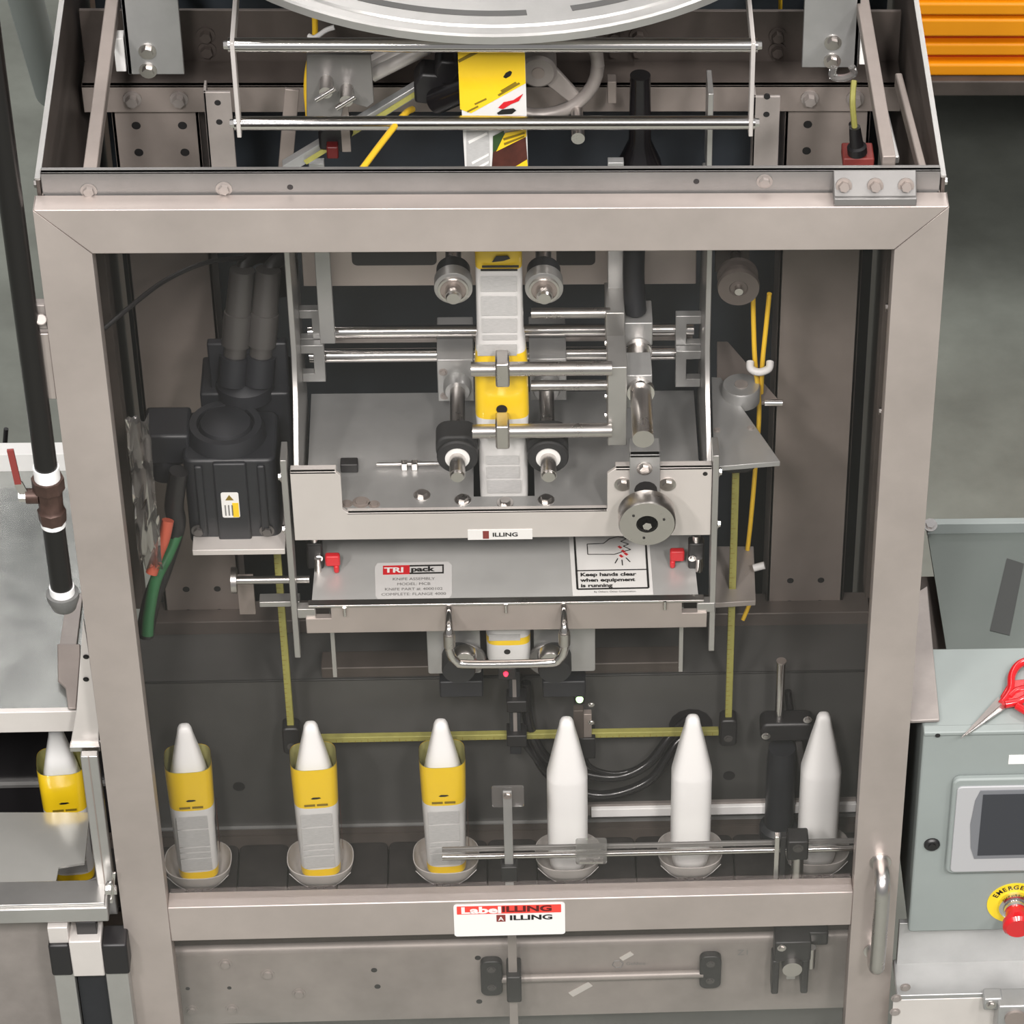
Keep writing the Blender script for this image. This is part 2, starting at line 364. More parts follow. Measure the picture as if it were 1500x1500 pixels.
# ================================================================ conveyor
cv = thing('bottle_conveyor', 'bottle conveyor with dark slat chain and drilled steel side plate', 'conveyor')
YP = .10; zpt = at(700, 1383, YP).z; zpb = at(700, 1490, YP).z
CX0, CX1 = -1.25, .598
g = G().box(CX0, CX1, YP, YP+.005, zpb, zpt-.012); g.cyl((CX0, YP+.012, zpt-.012), (CX1, YP+.012, zpt-.012), .012, None, 20); g.o('side_plate', 'frame_steel', cv)
G().box(CX0, CX1, YS-.02, YS-.008, zpb, ZB-.002).o('rear_plate', 'dark_steel', cv)
G().box(CX0, CX1, YP+.012, .19, ZB-.024, ZB-.012).o('front_wear_strip', 'dark_steel', cv)
G().box(CX0, CX1, .30, YS-.02, ZB-.024, ZB-.006).o('rear_wear_strip', 'dark_steel', cv)
lk = None; n = 0
for i in range(23):
    x = CX0+.04+i*.0805
    if lk is None:
        pts = rrect(-.0395, .0395, .178, .312, .012); lk = G().prism(xy(pts, -.012), (0, 0, .012)).o('chain_link', 'belt', cv, .0015); o = lk
    else:
        o = lk.copy(); COL.objects.link(o)
    o.location = (x, 0, ZB)
for px, py in ((330, 1412), (392, 1427), (438, 1455), (340, 1478), (281, 1480)): bolt(at(px, py, YP), (0, -1, 0), .0075, cv, 'frame_steel', .005, n=14)
for px, py in ((275, 1448), (336, 1447), (548, 1421), (553, 1445), (700, 1403), (702, 1467)): hole(at(px, py, YP), (0, -1, 0), .0035 if px < 400 else .005, cv)
txt('Z1', .018, at(1080, 1396, YP-.001), XD, ZD, 'ink_grey', cv, 'pencil_mark')
rg = at(905, 1412, YP)
hexr = [(rg.x+.009*math.cos(math.radians(60*i+10)), rg.z+.009*math.sin(math.radians(60*i+10))) for i in range(7)]
G().tube([(x, YP-.0003, z) for x, z in hexr], .0009, 6, 0).o('hexagon_mark', 'ink_grey', cv)
txt('Gehhne', .010, at(917, 1412, YP-.001), XD, ZD, 'ink_grey', cv, 'pencil_mark')
G().bar(at(836, 1457, YP-.001), at(865, 1441, YP-.001), .012, .0015, (0, 1, 0)).o('bright_scrape', 'alu_light', cv)
G().bar(at(910, 1405, YP-.001), at(926, 1396, YP-.001), .009, .0015, (0, 1, 0)).o('bright_scrape', 'alu_light', cv)

# brackets, rod and clamps hung on the side plate
br = thing('rail_bracket', 'thin grey rod held by two black oval brackets on the conveyor side plate', 'rod bracket')
for (cx, cy, h) in ((720, 1425, 32), (1040, 1416, 30)):
    c = at(cx, cy, YP); hh = h/790; 
    G().prism(xz(rrect(c.x-.0175, c.x+.0175, c.z-hh, c.z+hh, .012), YP-.014), (0, .014, 0)).o('bracket', 'black', br, .0015)
    for d in (-.5, .55): bolt((c.x, YP-.014, c.z+hh*d), (0, -1, 0), .005, br, 'motor_light', .003, n=12)
G().cyl(at(735, 1434, YP-.008), at(1030, 1426, YP-.008), .007, None, 14).o('rod', 'frame_steel', br)
sp = thing('strap_bracket', 'grey flat strap in black clamp below the sticker', 'strap')
c0, c1 = at(748, 1370, YP-.03), at(756, 1495, YP-.03)
G().box(c0.x-.005, c0.x+.009, YP-.034, YP-.03, c1.z-.05, c0.z+.02).o('strap', 'frame_steel', sp, .0008)
c = at(752, 1441, YP-.035); G().box(c.x-.011, c.x+.013, YP-.046, YP, c.z-.034, c.z+.026).o('clamp', 'black', sp, .003)
bc = thing('rail_clamp', 'black cross clamp with chrome screw at right end of conveyor side plate', 'clamp')
c = at(1163, 1410, YP-.03)
G().box(c.x-.033, c.x+.026, YP-.04, YP, c.z+.012, c.z+.058).box(c.x+.02, c.x+.055, YP-.02, YP, c.z+.028, c.z+.058).o('clamp_body', 'black', bc, .003)
for s in (-1, 1): G().box(c.x-.006+s*.024-.006, c.x-.006+s*.024+.006, YP-.04, YP-.006, c.z-.065, c.z+.014).o('clamp_jaw', 'black', bc, .003)
G().cyl((c.x-.004, YP-.02, c.z+.004), (c.x-.004, YP-.05, c.z+.004), .017, .016).o('screw_head', 'satin', bc)
G().cyl((c.x+.028, YP-.03, c.z-.01), (c.x+.028, YP-.03, c.z+.035), .007, None, 14).o('pin', 'satin', bc)
G().box(c.x-.010, c.x+.004, YP-.02, YP-.008, c.z-.05, c.z-.015).o('screw_shank', 'alu', bc)
bolt((c.x-.022, YP-.04, c.z+.046), (0, -1, 0), .005, bc, 'satin', .004)

# ================================================================ bottles, sleeves, pucks
BH = .335
bp = [(.010, .010, .334), (.0125, .012, .3285)]
def bottle_mesh():
    pr = [(.0285, .024, .014), (.031, .027, .03), (.0325, .029, .07), (.0325, .0295, .212), (.0322, .0292, .2155), (.0312, .0284, .220), (.0190, .0178, .285), (.0125, .012, .316), (.0112, .0108, .325), (.0085, .0083, .3315), (.004, .004, .335)]
    return G().loft([(.022, .018, .010)]+pr, 36, 2.9)
body0 = None
def bottle(x, label, group, rz=0):
    global body0
    t = thing('bottle', label, 'bottle', group)
    if body0 is None: body0 = bottle_mesh().o('body', 'white_plastic', t, sharp=60); b = body0
    else: b = body0.copy(); COL.objects.link(b); b.parent = t
    t.location = (x, YB, ZB); t.rotation_euler = (0, 0, rz); return t
MS = ['film_yellow', 'film_white', 'film_inner', 'ink_grey']
def sleeve(t, top=.262, wx=.0365, wy=.033):
    z = [.022, .038, .040, .172, .178, .235, top]
    prof = [(wx*(.86+.14*min(1, q/.235)), wy*(.93+.07*min(1, q/.235)), q) for q in z]
    g = G().loft(prof, 36, 3.6, False, mis=[0, 1, 1, 1, 0, 0])
    g.loft([(a-.0007, b-.0007, q) for a, b, q in prof[::-1]], 36, 3.6, False, mis=[2]*6)
    s = g.o('label_sleeve', MS, t, sharp=60, label='yellow and white printed sleeve')
    y = -wy-.0005
    lines(s, -wx*.70, wx*.62, .045, .166, y)
    G().prism(xz([(-.008, .2005), (-.004, .203), (.006, .2025), (.008, .2005), (.002, .199), (-.005, .199)], y), (0, .0004, 0)).o('emblem', 'ink', s)
    for q in (-.0105, .0095): G().box(q-.0085, q+.0085, y, y+.0004, .1835, .1880).o('print_line', 'ink_olive', s)
    # brown picture panel round the right-hand side
    G().box(wx+.0001, wx+.0006, -wy*.72, wy*.7, .075, .150).o('picture_panel', 'film_brown', s)
    return s
mat('print_grey', (.50, .495, .49), .45, 0, .22, 4, stretch=(30, 1, 420))
def lines(s, x0, x1, z0, z1, y):
    zz = z0; hs = [.030, .012, .010, .042, .032]; tot = sum(hs)+.004*4; k = (z1-z0)/tot
    for h in hs:
        G().box(x0, x1, y, y+.0004, zz, zz+h*k).o('print_block', 'print_grey', s); zz += (h+.004)*k
puck0 = None
def puck(x, label):
    global puck0
    t = thing('bottle_puck', label, 'puck', 'pucks on the conveyor'); t.location = (x, YB, ZB)
    if puck0 is None:
        g = G().loft([(.034, .030, 0), (.042, .037, .004), (.050, .043, .018), (.0535, .0455, .036), (.052, .044, .0365), (.0485, .0415, .019), (.040, .035, .008), (.032, .028, .006)], 40, 2.6)
        puck0 = [g.o('holder', 'puck_plastic', t, sharp=70), G().prism(xy([(-.006, -.0395), (.006, -.0395), (.004, -.030), (-.004, -.030)], .0), (0, 0, .006)).o('notch', 'ink', t)]
        for s in (-1, 1): puck0.append(G().tube([(s*.020, -.0405, .008), (s*.034, -.0385, .018), (s*.049, -.029, .028)], .0008, 6).o('seam', 'mid_grey', t))
    else:
        for o in puck0: c = o.copy(); COL.objects.link(c); c.parent = t
BX = [-.506, -.311, -.109, .088, .287, .495]
LB = ['yellow sleeved bottle beside the left door stile', 'yellow sleeved bottle, second from the left door stile', 'yellow sleeved bottle nearest the bare white bottles',
      'bare white bottle just right of the flat steel post', 'bare white bottle, middle of the three without sleeves', 'bare white bottle at far right beside black clamp']
LP = ['clear puck under leftmost yellow bottle inside the door', 'clear puck under second yellow bottle', 'clear puck under third yellow bottle', 'clear puck under leftmost white bottle', 'clear puck under middle white bottle', 'clear puck under rightmost white bottle']
for i, x in enumerate(BX):
    b = bottle(x, LB[i], 'bottles on the conveyor', math.radians((4, 4, 2, 0, 0, 0)[i]))
    if i < 3: sleeve(b)
    puck(x, LP[i])
b = bottle(-.703, 'yellow sleeved bottle outside the door below the steel table', 'bottles on the conveyor', math.radians(5)); sleeve(b)
puck(-.703, 'clear puck under the bottle outside the door')
# ================================================================ sleeve applicator frame
ap = thing('sleeve_applicator', 'grey steel sleeve applicator frame hanging behind the upper glass', 'applicator')
YF = .17; zd = at(700, 755, YF).z                     # front plate plane, deck height
xL, xR = -.308, .303
# side plates: tall upper plate set back, front ear coming forward
for s, X in ((-1, -.296), (1, .296)):
    pr = [(.30, -.25), (.30, -.47), (.27, -.53), (.185, -.60), (.185, -.72), (.46, -.72), (.46, -.25)]
    G().prism(yz(pr, X), (.008*s, 0, 0)).o('side_plate', 'alu', ap, .001)
    Xe = -.312 if s < 0 else .304
    G().prism(yz([(.165, -.560), (.165, -.945), (.180, -.945), (.215, -.73), (.215, -.565)], Xe), (.009*s, 0, 0)).o('front_ear', 'alu', ap, .001)
    for z in (-.60, -.70): bolt((Xe+.009*s, .178, z), (s, 0, 0), .006, ap, 'chrome')
    # C-shaped slide blocks on the inner face
    for (pa, pb, Y) in (((440, 455), (490, 508), .40), ((445, 506), (482, 560), .385)):
        c = at(465 if s < 0 else 1003, (pa[1]+pb[1])/2+(8 if s > 0 else 0), Y)
        h = (pb[1]-pa[1])/790/2; wd = .018
        xo = X+.0*s; xi = c.x-.018*s*-1 if 0 else (-.262 if s < 0 else .258)
        G().prism(xz([(xo, c.z-h), (xi, c.z-h), (xi, c.z+h), (xo, c.z+h), (xo, c.z+h*.55), (xi+.016*s, c.z+h*.55), (xi+.016*s, c.z-h*.55), (xo, c.z-h*.55)], Y), (0, .014, 0)).o('slide_block', 'grey_plate', ap, .001)
# upper vertical bar on the left inner side
a = at(478, 430, .40); G().box(a.x-.011, a.x+.011, .36, .374, at(700, 502, .36).z, -.18).o('guide_bar', 'grey_plate', ap, .001)
a = at(900, 430, .40); G().box(a.x-.011, a.x+.012, .36, .374, at(700, 470, .36).z, -.18).o('guide_bar', 'grey_plate', ap, .001)
# deck with the slot for the film
hx0, hx1, hy0, hy1 = -.046, .044, .213, .33
g = G().box(-.290, hx0, YF+.006, .46, zd-.006, zd); g.box(hx1, .290, YF+.006, .46, zd-.006, zd); g.box(hx0, hx1, YF+.006, hy0, zd-.006, zd); g.box(hx0, hx1, hy1, .46, zd-.006, zd)
g.o('deck_plate', 'grey_plate', ap)
for px, py in ((618, 726), (678, 733), (740, 737), (800, 733)): bolt(az(px, py, zd), (0, 0, 1), .0085, ap, 'satin', .007)
for px, py in ((508, 738), (529, 736), (548, 739)): bolt(az(px, py, zd), (0, 0, 1), .006 if px != 529 else .009, ap, 'column_steel', .003, n=14)
p = az(515, 688, zd); G().box(p.x-.016, p.x+.010, p.y-.008, p.y+.010, zd, zd+.016).o('limit_switch', 'black', ap, .002)
p, q = az(552, 685, zd), az(648, 683, zd)
G().cyl(p+ZD*.006, q+ZD*.006, .003, None, 10).o('adjusting_rod', 'satin', ap)
c = az(600, 686, zd); G().box(c.x-.012, c.x-.003, c.y-.006, c.y+.006, zd, zd+.012).box(c.x+.003, c.x+.012, c.y-.006, c.y+.006, zd, zd+.012).o('rod_nut', 'chrome', ap, .001)
# front plate with the wide notch
zt, zn, zb = -.586, -.665, -.716; nx0, nx1 = -.236, .150
g = G().prism(xz([(xL, zt), (xL, zb), (xR, zb), (xR, zt), (nx1+.012, zt), (nx1, zt-.010), (nx1, zn), (nx0+.008, zn), (nx0, zn+.008), (nx0, zt-.008), (nx0-.008, zt)], YF), (0, .006, 0))
g.box(xL, nx0-.006, YF, YF+.016, zt-.004, zt).box(nx1+.012, xR, YF, YF+.016, zt-.004, zt).box(nx0+.006, nx1, YF, YF+.012, zn-.003, zn)
g.o('front_plate', 'alu_light', ap, .0008)
a, b = at(685, 776, YF), at(780, 789, YF)
sg = G().box(a.x, b.x, YF-.001, YF, b.z, a.z).o('name_strip', 'white', ap, label='narrow white strip reading ILLING')
txt('ILLING', .0105, (a.x+.036, YF-.0016, (a.z+b.z)/2), XD, ZD, 'ink', sg, off=.0003, sx=1.2)
G().box(a.x+.022, a.x+.031, YF-.0013, YF-.001, b.z+.002, a.z-.002).o('mark', 'red_dull', sg)
bolt(at(1033, 694, YF), (0, -1, 0), .0025, ap, 'ink', .002)
# rear beam with slots at the top of the opening
zz1, zz0 = at(700, 372, .42).z+.03, at(700, 418, .42).z
G().box(-.288, .288, .42, .426, zz0, zz1).o('rear_beam', 'door_steel', ap, .001)
for x0, x1 in ((515, 640), (815, 872)):
    a, b = at(x0, 372, .42), at(x1, 388, .42); G().prism(xz(rrect(a.x, b.x, b.z, b.z+.04, .008), .4193), (0, .002, 0)).o('slot', 'black', ap)
# cross rods carrying the roller block
for py, r in ((486, .0095), (521, .0105)):
    a = at(480, py, .42); G().cyl((-.286, .42, a.z), (.286, .42, a.z), r, None, 20).o('cross_rod', 'chrome', ap)
G().cyl((-.286, .45, at(480, 497, .45).z), (.286, .45, at(480, 497, .45).z), .006, None, 14).o('lead_screw', 'frame_steel', ap)
for s, (x0, x1) in ((-1, (641, 694)), (1, (776, 830))):
    a, b = at(x0, 560, .38).x, at(x1, 560, .38).x
    z1, z0 = at(660, 527, .38).z, at(660, 588, .38).z
    G().box(a, b, .38, .485, z0, z1).o('roller_block', 'grey_plate', ap, .0015)
    if s < 0:
        for q in ((649, 545), (651, 580)): bolt(at(*q, .38), (0, -1, 0), .0045, ap, 'frame_steel', .003)
# pins hanging below
for px, y0, y1 in ((491, 900, 992), (997, 890, 984)):
    a, b = at(px, y0, .22), at(px, y1, .22); G().box(b.x-.003, b.x+.003, .22, .235, b.z, a.z).o('hanging_pin', 'alu', ap)
# lower mechanism plates seen under the knife
a, b = at(470, 975, .36), at(1000, 985, .36); G().box(a.x, b.x, .36, .40, b.z, b.z+.022).o('lower_beam', 'dark_steel', ap, .002)

# ---- nip rollers: shafts run front to back
def roller(x, zq, y0, y1, yw, rw, ww, label, wm, hubm, rs=.0115, cap=True, hub=.018):
    t = thing('nip_roller', label, 'roller', 'nip rollers beside the film')
    G().cyl((x, y0, zq), (x, y1, zq), rs, None, 20).o('shaft', 'satin', t)
    g = G().lathe((x, yw, zq), (x, yw+ww, zq), [(0, rw*.93), (.05, rw), (.95, rw), (1, rw*.93)], 32); g.o('wheel', wm, t)
    G().lathe((x, yw-.002, zq), (x, yw+.001, zq), [(0, hub), (1, hub)], 24).o('hub', hubm, t)
    G().cyl((x, y0-.004, zq), (x, y0, zq), rs*.8, rs*.95, 20).o('shaft_end', 'satin', t)
    return t
for px, lab, X in ((670, 'black rubber nip roller left of the film above the deck', 0), (803, 'black rubber nip roller right of the film above the deck', 0)):
    s = at(px, 668, .21)
    t = roller(s.x, s.z, .165, .38, .205, .030, .05, lab, 'rubber', 'white')
    G().lathe((s.x, .36, s.z), (s.x, .38, s.z), [(0, .018), (.3, .021), (1, .021)], 24).o('bearing', 'grey_plate', t)
    # rubber belt loop behind the wheel (D-shaped outline)
    G().prism(xz(rrect(s.x-.031, s.x+.029, s.z-.012, s.z+.034, .018), .212), (0, .04, 0)).o('rubber_pad', 'rubber', t, .003)
for px, lab in ((664, 'bare steel guide pulley left of the film near the top rail'), (797, 'bare steel guide pulley right of the film near the top rail')):
    s = at(px, 420, .23)
    t = roller(s.x, s.z, .205, .42, .225, .027, .022, lab, 'alu', 'column_steel', .0115, hub=.021)
    G().lathe((s.x, .2205, s.z), (s.x, .228, s.z), [(1, .0185), (0, .0185), (0, .0215), (1, .0215)], 28, False).o('ring', 'satin', t)
    G().lathe((s.x, .24, s.z), (s.x, .27, s.z), [(0, .024), (1, .024)], 28).o('rear_flange', 'motor_grey', t)

# ---- clamp assembly with two front fingers
fr = thing('finger_clamp', 'aluminium clamp blocks with two steel finger rods across the film', 'clamp', None)
x0, x1 = at(890, 600, .20).x, at(914, 600, .20).x
for ya, yb, Y in ((460, 510, .30), (540, 655, .19)):
    G().box(x0, x1+.004, Y, Y+.075, at(700, yb, Y).z, at(700, ya, Y).z).o('clamp_plate', 'alu', fr, .0015)
sx = at(938, 590, .22).x
for yt, yb, Y in ((475, 508, .31), (552, 600, .215)):
    z1, z0 = at(700, yt, Y).z, at(700, yb, Y).z
    G().box(x1+.002, at(955, 590, Y).x, Y, Y+.055, z0, z1).o('split_block', 'grey_plate', fr, .0015)
zq = at(938, 655, .16).z+.02
zs = at(936, 570, .215).z
G().cyl((sx, .10, zs), (sx, .42, zs), .0155, None, 24).o('slide_shaft', 'satin', fr)
G().cyl((sx, .30, zs), (sx, .309, zs), .020, None, 24).o('collar', 'chrome', fr); G().cyl((sx, .205, zs), (sx, .2149, zs), .020, None, 24).o('collar', 'chrome', fr)
for i, (xa, py) in enumerate(((690, 541), (692, 632))):
    a, b = at(xa, py, .185), at(892, py-2, .185)
    f_ = G().cyl(a, (b.x+.004, .185, a.z), .0105, None, 20).o('finger_rod', 'satin', fr)
    c = at(736, py, .185)
    G().box(c.x-.010, c.x+.010, .167, .203, a.z-.020, a.z+.022).o('collar', 'satin', f_, .003)
for py, Y in ((459, .31), (565, .26)):
    a, b = at(778, py, Y), at(890, py, Y); G().cyl(a, (b.x+.004, Y, a.z), .008, None, 18).o('rear_finger_rod', 'satin', fr)
for py in (502, 580, 608): bolt(at(889, py, .23), (-1, 0, 0), .004, fr, 'chrome')
# dark hose above the clamp
tag(G().tube([at(930, 330, .36), at(928, 400, .34), at(930, 440, .33), (at(931, 455, .33))], .016, 14).o('flexible_sleeve', 'motor_grey'), 'short dark flexible sleeve above the clamp blocks', 'sleeve')

# ---- handwheel
hw = thing('adjustment_handwheel', 'round aluminium handwheel on the applicator front plate', 'handwheel')
c = at(948, 768, .105)
G().lathe((c.x, .135, c.z), (c.x, .105, c.z), [(0, .030), (0, .040), (.08, .042), (.9, .042), (1, .040), (1, .016), (.85, .0155)], 48).o('wheel', 'satin', hw)
G().cyl((c.x, .1095, c.z), (c.x, .112, c.z), .0155, None, 24).o('recess', 'frame_steel', hw)
G().cyl((c.x, .100, c.z), (c.x, .11, c.z), .007, None, 6).o('hub_nut', 'chrome', hw)
for q in (20, 140, 260): G().cyl((c.x+.026*math.cos(math.radians(q)), .104, c.z+.026*math.sin(math.radians(q))), (c.x+.026*math.cos(math.radians(q)), .106, c.z+.026*math.sin(math.radians(q))), .002, None, 10).o('dimple', 'ink', hw)
G().cyl((c.x, .13, c.z), (c.x, .20, c.z), .010, None, 16).o('shaft', 'satin', hw)
a, b = at(922, 668, YF), at(966, 735, YF)
G().box(a.x, b.x, YF-.010, YF-.001, b.z-.01, a.z+.01).box(a.x, b.x, YF-.010, YF+.03, a.z+.004, a.z+.01).o('bearing_bracket', 'grey_plate', hw, .0015)
hole(at(946, 718, YF-.01), (0, -1, 0), .017, hw)
bolt(at(944, 686, YF-.01), (0, -1, 0), .008, hw, 'satin')
for px in (912, 978): bolt(at(px, 709, YF), (0, -1, 0), .0085, hw, 'satin')

# ================================================================ knife unit
kn = thing('knife_unit', 'flat knife assembly with front pull handle under the applicator', 'knife unit')
YK = .16; zk = at(740, 882, YK).z
G().prism(xy([(-.290, YK), (.287, YK), (.282, .34), (-.285, .34)], zk-.005), (0, 0, .005)).o('cover_plate', 'knife_plate', kn)
G().box(-.295, .295, YK-.004, YK+.010, zk-.003, zk+.0015).o('cover_lip', 'satin', kn, .001)
G().prism(xz([(-.262, zk-.003), (.262, zk-.003), (.262, zk-.028), (.300, zk-.028), (.300, zk-.057), (-.300, zk-.057), (-.300, zk-.028), (-.262, zk-.028)], YK), (0, .012, 0)).o('front_bar', 'door_steel', kn, .001)
for s in (-1, 1): G().box(s*.285, s*.312, YK+.004, YK+.02, zk-.030, zk-.012).o('bar_lug', 'alu', kn, .001)
for px in (505, 741, 974): p = at(px, 897-(px-505)*.02, YK-.004); G().cyl((p.x, YK-.004, p.z-.006), (p.x, YK-.004, p.z+.010), .003, None, 10).o('pin', 'chrome', kn)
hl, hr = at(657, 892, YK-.02), at(826, 886, YK-.02); zbh = at(742, 972, YK-.045).z
YH = YK-.045
hd = G().tube([(hl.x, YK, zk-.012), (hl.x, YH+.01, zk-.014), (hl.x, YH, zk-.03), (hl.x, YH, zbh+.028), (hl.x+.008, YH, zbh+.008), (hl.x+.028, YH, zbh), (hr.x-.028, YH, zbh), (hr.x-.008, YH, zbh+.008), (hr.x, YH, zbh+.028), (hr.x, YH, zk-.03), (hr.x, YH+.01, zk-.014), (hr.x, YK, zk-.012)], .0065, 12).o('pull_handle', 'chrome', kn, label='bent chrome pull handle')
for q in (hl, hr): G().cyl((q.x, YH, zk-.022), (q.x, YH, zk-.046), .0088, None, 16).o('ferrule', 'satin', hd)
for s, px, py in ((-1, 486, 815), (1, 991, 808)):
    p = az(px, py, zk+.03); L_ = G().box(p.x-.010, p.x+.012, p.y-.006, p.y+.006, zk+.014, zk+.034).box(p.x+.002*s*-1, p.x+.010*s*-1, p.y-.008, p.y+.003, zk+.002, zk+.016).o('red_latch', 'red', kn, .003)
    q = az(461 if s < 0 else 1020, 812, zk+.03); G().box(q.x-.012, q.x+.012, q.y, q.y+.02, zk, zk+.05).o('latch_bracket', 'black', kn, .003)
    G().cyl((q.x, q.y+.008, zk+.05), (q.x, q.y+.008, zk+.062), .006).o('latch_pin', 'satin', kn)
    G().cyl((q.x+.004, q.y-.004, zk), (q.x+.004, q.y-.004, zk+.026), .005, None, 12).o('spring_plunger', 'chrome', kn)
    bolt((q.x-.006*s, q.y, zk+.022), (0, -1, 0), .004, kn, 'chrome')
def decal(poly, mt, z, parent, name): return G().prism([az(x, y, z) for x, y in poly], (0, 0, .0004)).o(name, mt, parent)
lb = decal([(549, 831), (553, 825), (657, 823), (662, 828), (662, 871), (658, 876), (554, 878), (550, 873)], 'off_white', zk+.0004, kn, 'maker_label'); lb['label'] = 'rounded white label reading TRIpack'
z_ = zk+.0012
decal([(561, 829), (600, 828), (600, 841), (561, 842)], 'red', z_, lb, 'red_field')
decal([(600, 828), (650, 827), (650, 829), (600, 830)], 'ink', z_, lb, 'frame_line'); decal([(600, 839), (650, 838), (650, 840), (600, 841)], 'ink', z_, lb, 'frame_line'); decal([(648, 827), (650, 827), (650, 840), (648, 840)], 'ink', z_, lb, 'frame_line')
P = lambda x, y: az(x, y, z_+.0005)
txt('TRI', .016, P(563, 835.5), XD, YD, 'white', lb, off=.0006, sx=1.25); txt('pack', .015, P(602, 834), XD, YD, 'ink', lb, off=.0006, sx=1.22)
for i, s_ in enumerate(('KNIFE ASSEMBLY', 'MODEL: MCB', 'KNIFE PART #: 4000102', 'COMPLETE: FLANGE 4000')): txt(s_, .0085, P(606, 848+i*7.4), XD, YD, 'ink_grey', lb, align='CENTER')
wl = decal([(833, 780), (950, 778), (957, 871), (839, 873)], 'white', zk+.0004, kn, 'warning_label'); wl['label'] = 'white warning label with a hand drawing'
def ln(a, b, wd, m='ink', nm='line'):
    p, q = P(*a), P(*b); G().bar(p, q, wd, .0004).o(nm, m, wl)
ln((841, 782), (846, 863), .003); ln((945, 780), (950, 861), .003); ln((846, 863), (950, 861), .003); ln((844, 836), (948, 834), .002)
for i, s_ in enumerate(('Keep hands clear', 'when equipment', 'is running')): txt(s_, .011, P(850+i*.4, 842+i*8), XD, YD, 'ink', wl, off=.0004, sx=1.1)
txt('By Others: Other Corporation', .005, P(870, 867), XD, YD, 'ink', wl)
hand = [(860, 797), (884, 796), (893, 789), (905, 786), (918, 789), (909, 793), (921, 797), (913, 800), (924, 805), (912, 808), (900, 812), (880, 812), (861, 812), (860, 797)]
for a, b in zip(hand[:-1], hand[1:]): ln(a, b, .0013, 'ink', 'hand_outline')
for x, y in ((906, 800), (911, 806), (908, 813), (915, 810)): ln((x, y), (x+4, y+3), .004, 'red', 'red_stroke')
for a, b in (((905, 818), (901, 825)), ((911, 820), (912, 828)), ((917, 817), (923, 823))): ln(a, b, .0015)

# ---- dispensing rollers below the knife
for s, cx, lab in ((-1, 672, 'black dispensing wheel on grey plate left of the film end'), (1, 812, 'black dispensing wheel on grey plate right of the film end')):
    t = thing('dispensing_wheel', lab, 'wheel', 'dispensing wheels under the knife')
    Y = .25; c = at(cx, 955, Y); a, b = at(cx-46, 985, Y), at(cx+46, 925, Y)
    if s < 0: xa, xb = at(626, 955, Y).x, at(704, 955, Y).x
    else: xa, xb = at(782, 955, Y).x, at(872, 955, Y).x
    G().prism(xz(rrect(xa, xb, at(700, 986, Y).z, at(700, 900, Y).z, .004), Y), (0, .006, 0)).o('mount_plate', 'grey_plate', t, .001)
    G().lathe((c.x, Y-.004, c.z), (c.x, Y-.045, c.z), [(0, .024), (.1, .026), (.9, .026), (1, .024)], 32).o('wheel', 'rubber', t)
    hx = at(681 if s < 0 else 806, 957, Y-.046)
    G().lathe((hx.x, Y-.045, hx.z), (hx.x, Y-.062, hx.z), [(0, .018), (.7, .018), (1, .014)], 28).o('hub', 'satin', t)
    G().lathe((c.x-.010*s, Y-.002, c.z-.012), (c.x-.010*s, Y-.03, c.z-.012), [(0, .032), (.12, .032), (.2, .030)], 28).o('flange_ring', 'mid_grey', t)
    q = at(676 if s < 0 else 826, 1000, Y+.03); G().box(q.x-.034, q.x+.034, Y+.01, Y+.07, q.z-.014, q.z+.02).o('drive_block', 'motor_grey', t, .003)

# ================================================================ film
FM = ['film_yellow', 'film_white', 'film_brown', 'film_green']
def film(name, prof, mis, label, cat='film'):
    return tag(G().loft(prof, 28, 4.5, False, o=(0, YB, 0), mis=mis).o(name, FM, None, sharp=60), label, cat)
def fz(py): return at(735, py, .215).z
t = thing('label_film', 'yellow and white printed film tube fed down between the rollers', 'film', 'label film')
zs_ = [fz(q) for q in (752, 735, 655, 617, 545, 522, 500, 401, 330)]
mi = [1, 1, 1, 0, 0, 1, 1, 0]
wv = [.0345, .0355, .036, .039, .038, .036, .0335, .033, .034]
tube_ = G().loft([(w_, .026 if 2 < i < 6 else .022, z) for i, (z, w_) in enumerate(zip(zs_, wv))], 32, 4, False, o=(-.001, YB, 0), mis=mi).o('film_tube', FM, t, sharp=60)
def fblock(x0, y0, x1, y1, m='print_grey', Y=.2205, nm='print_block'):
    a, b = at(x0, y0, Y), at(x1, y1, Y); return G().box(a.x, b.x, Y, Y+.0006, b.z, a.z).o(nm, m, tube_)
for q in ((704, 405, 757, 427), (705, 434, 757, 462), (706, 467, 757, 487), (707, 491, 757, 498)): fblock(*q)
for q in ((712, 668, 760, 680), (713, 684, 761, 700), (714, 704, 763, 722)): fblock(*q)
fblock(699, 505, 757, 521, 'print_grey', .2175)
a = at(735, 379, .2205); G().prism(xz([(a.x-.014, a.z-.006), (a.x-.008, a.z+.004), (a.x+.008, a.z+.005), (a.x+.012, a.z), (a.x+.002, a.z-.004)], .2205), (0, .0006, 0)).o('emblem', 'ink', tube_)
fblock(706, 389, 760, 392, 'ink', .2205, 'print_line'); fblock(704, 394, 758, 397, 'ink', .2205, 'print_line')
a = at(735, 600, .2175); G().cyl((a.x, .2175, a.z), (a.x, .2185, a.z), .008, None, 16).o('emblem', 'ink', tube_)
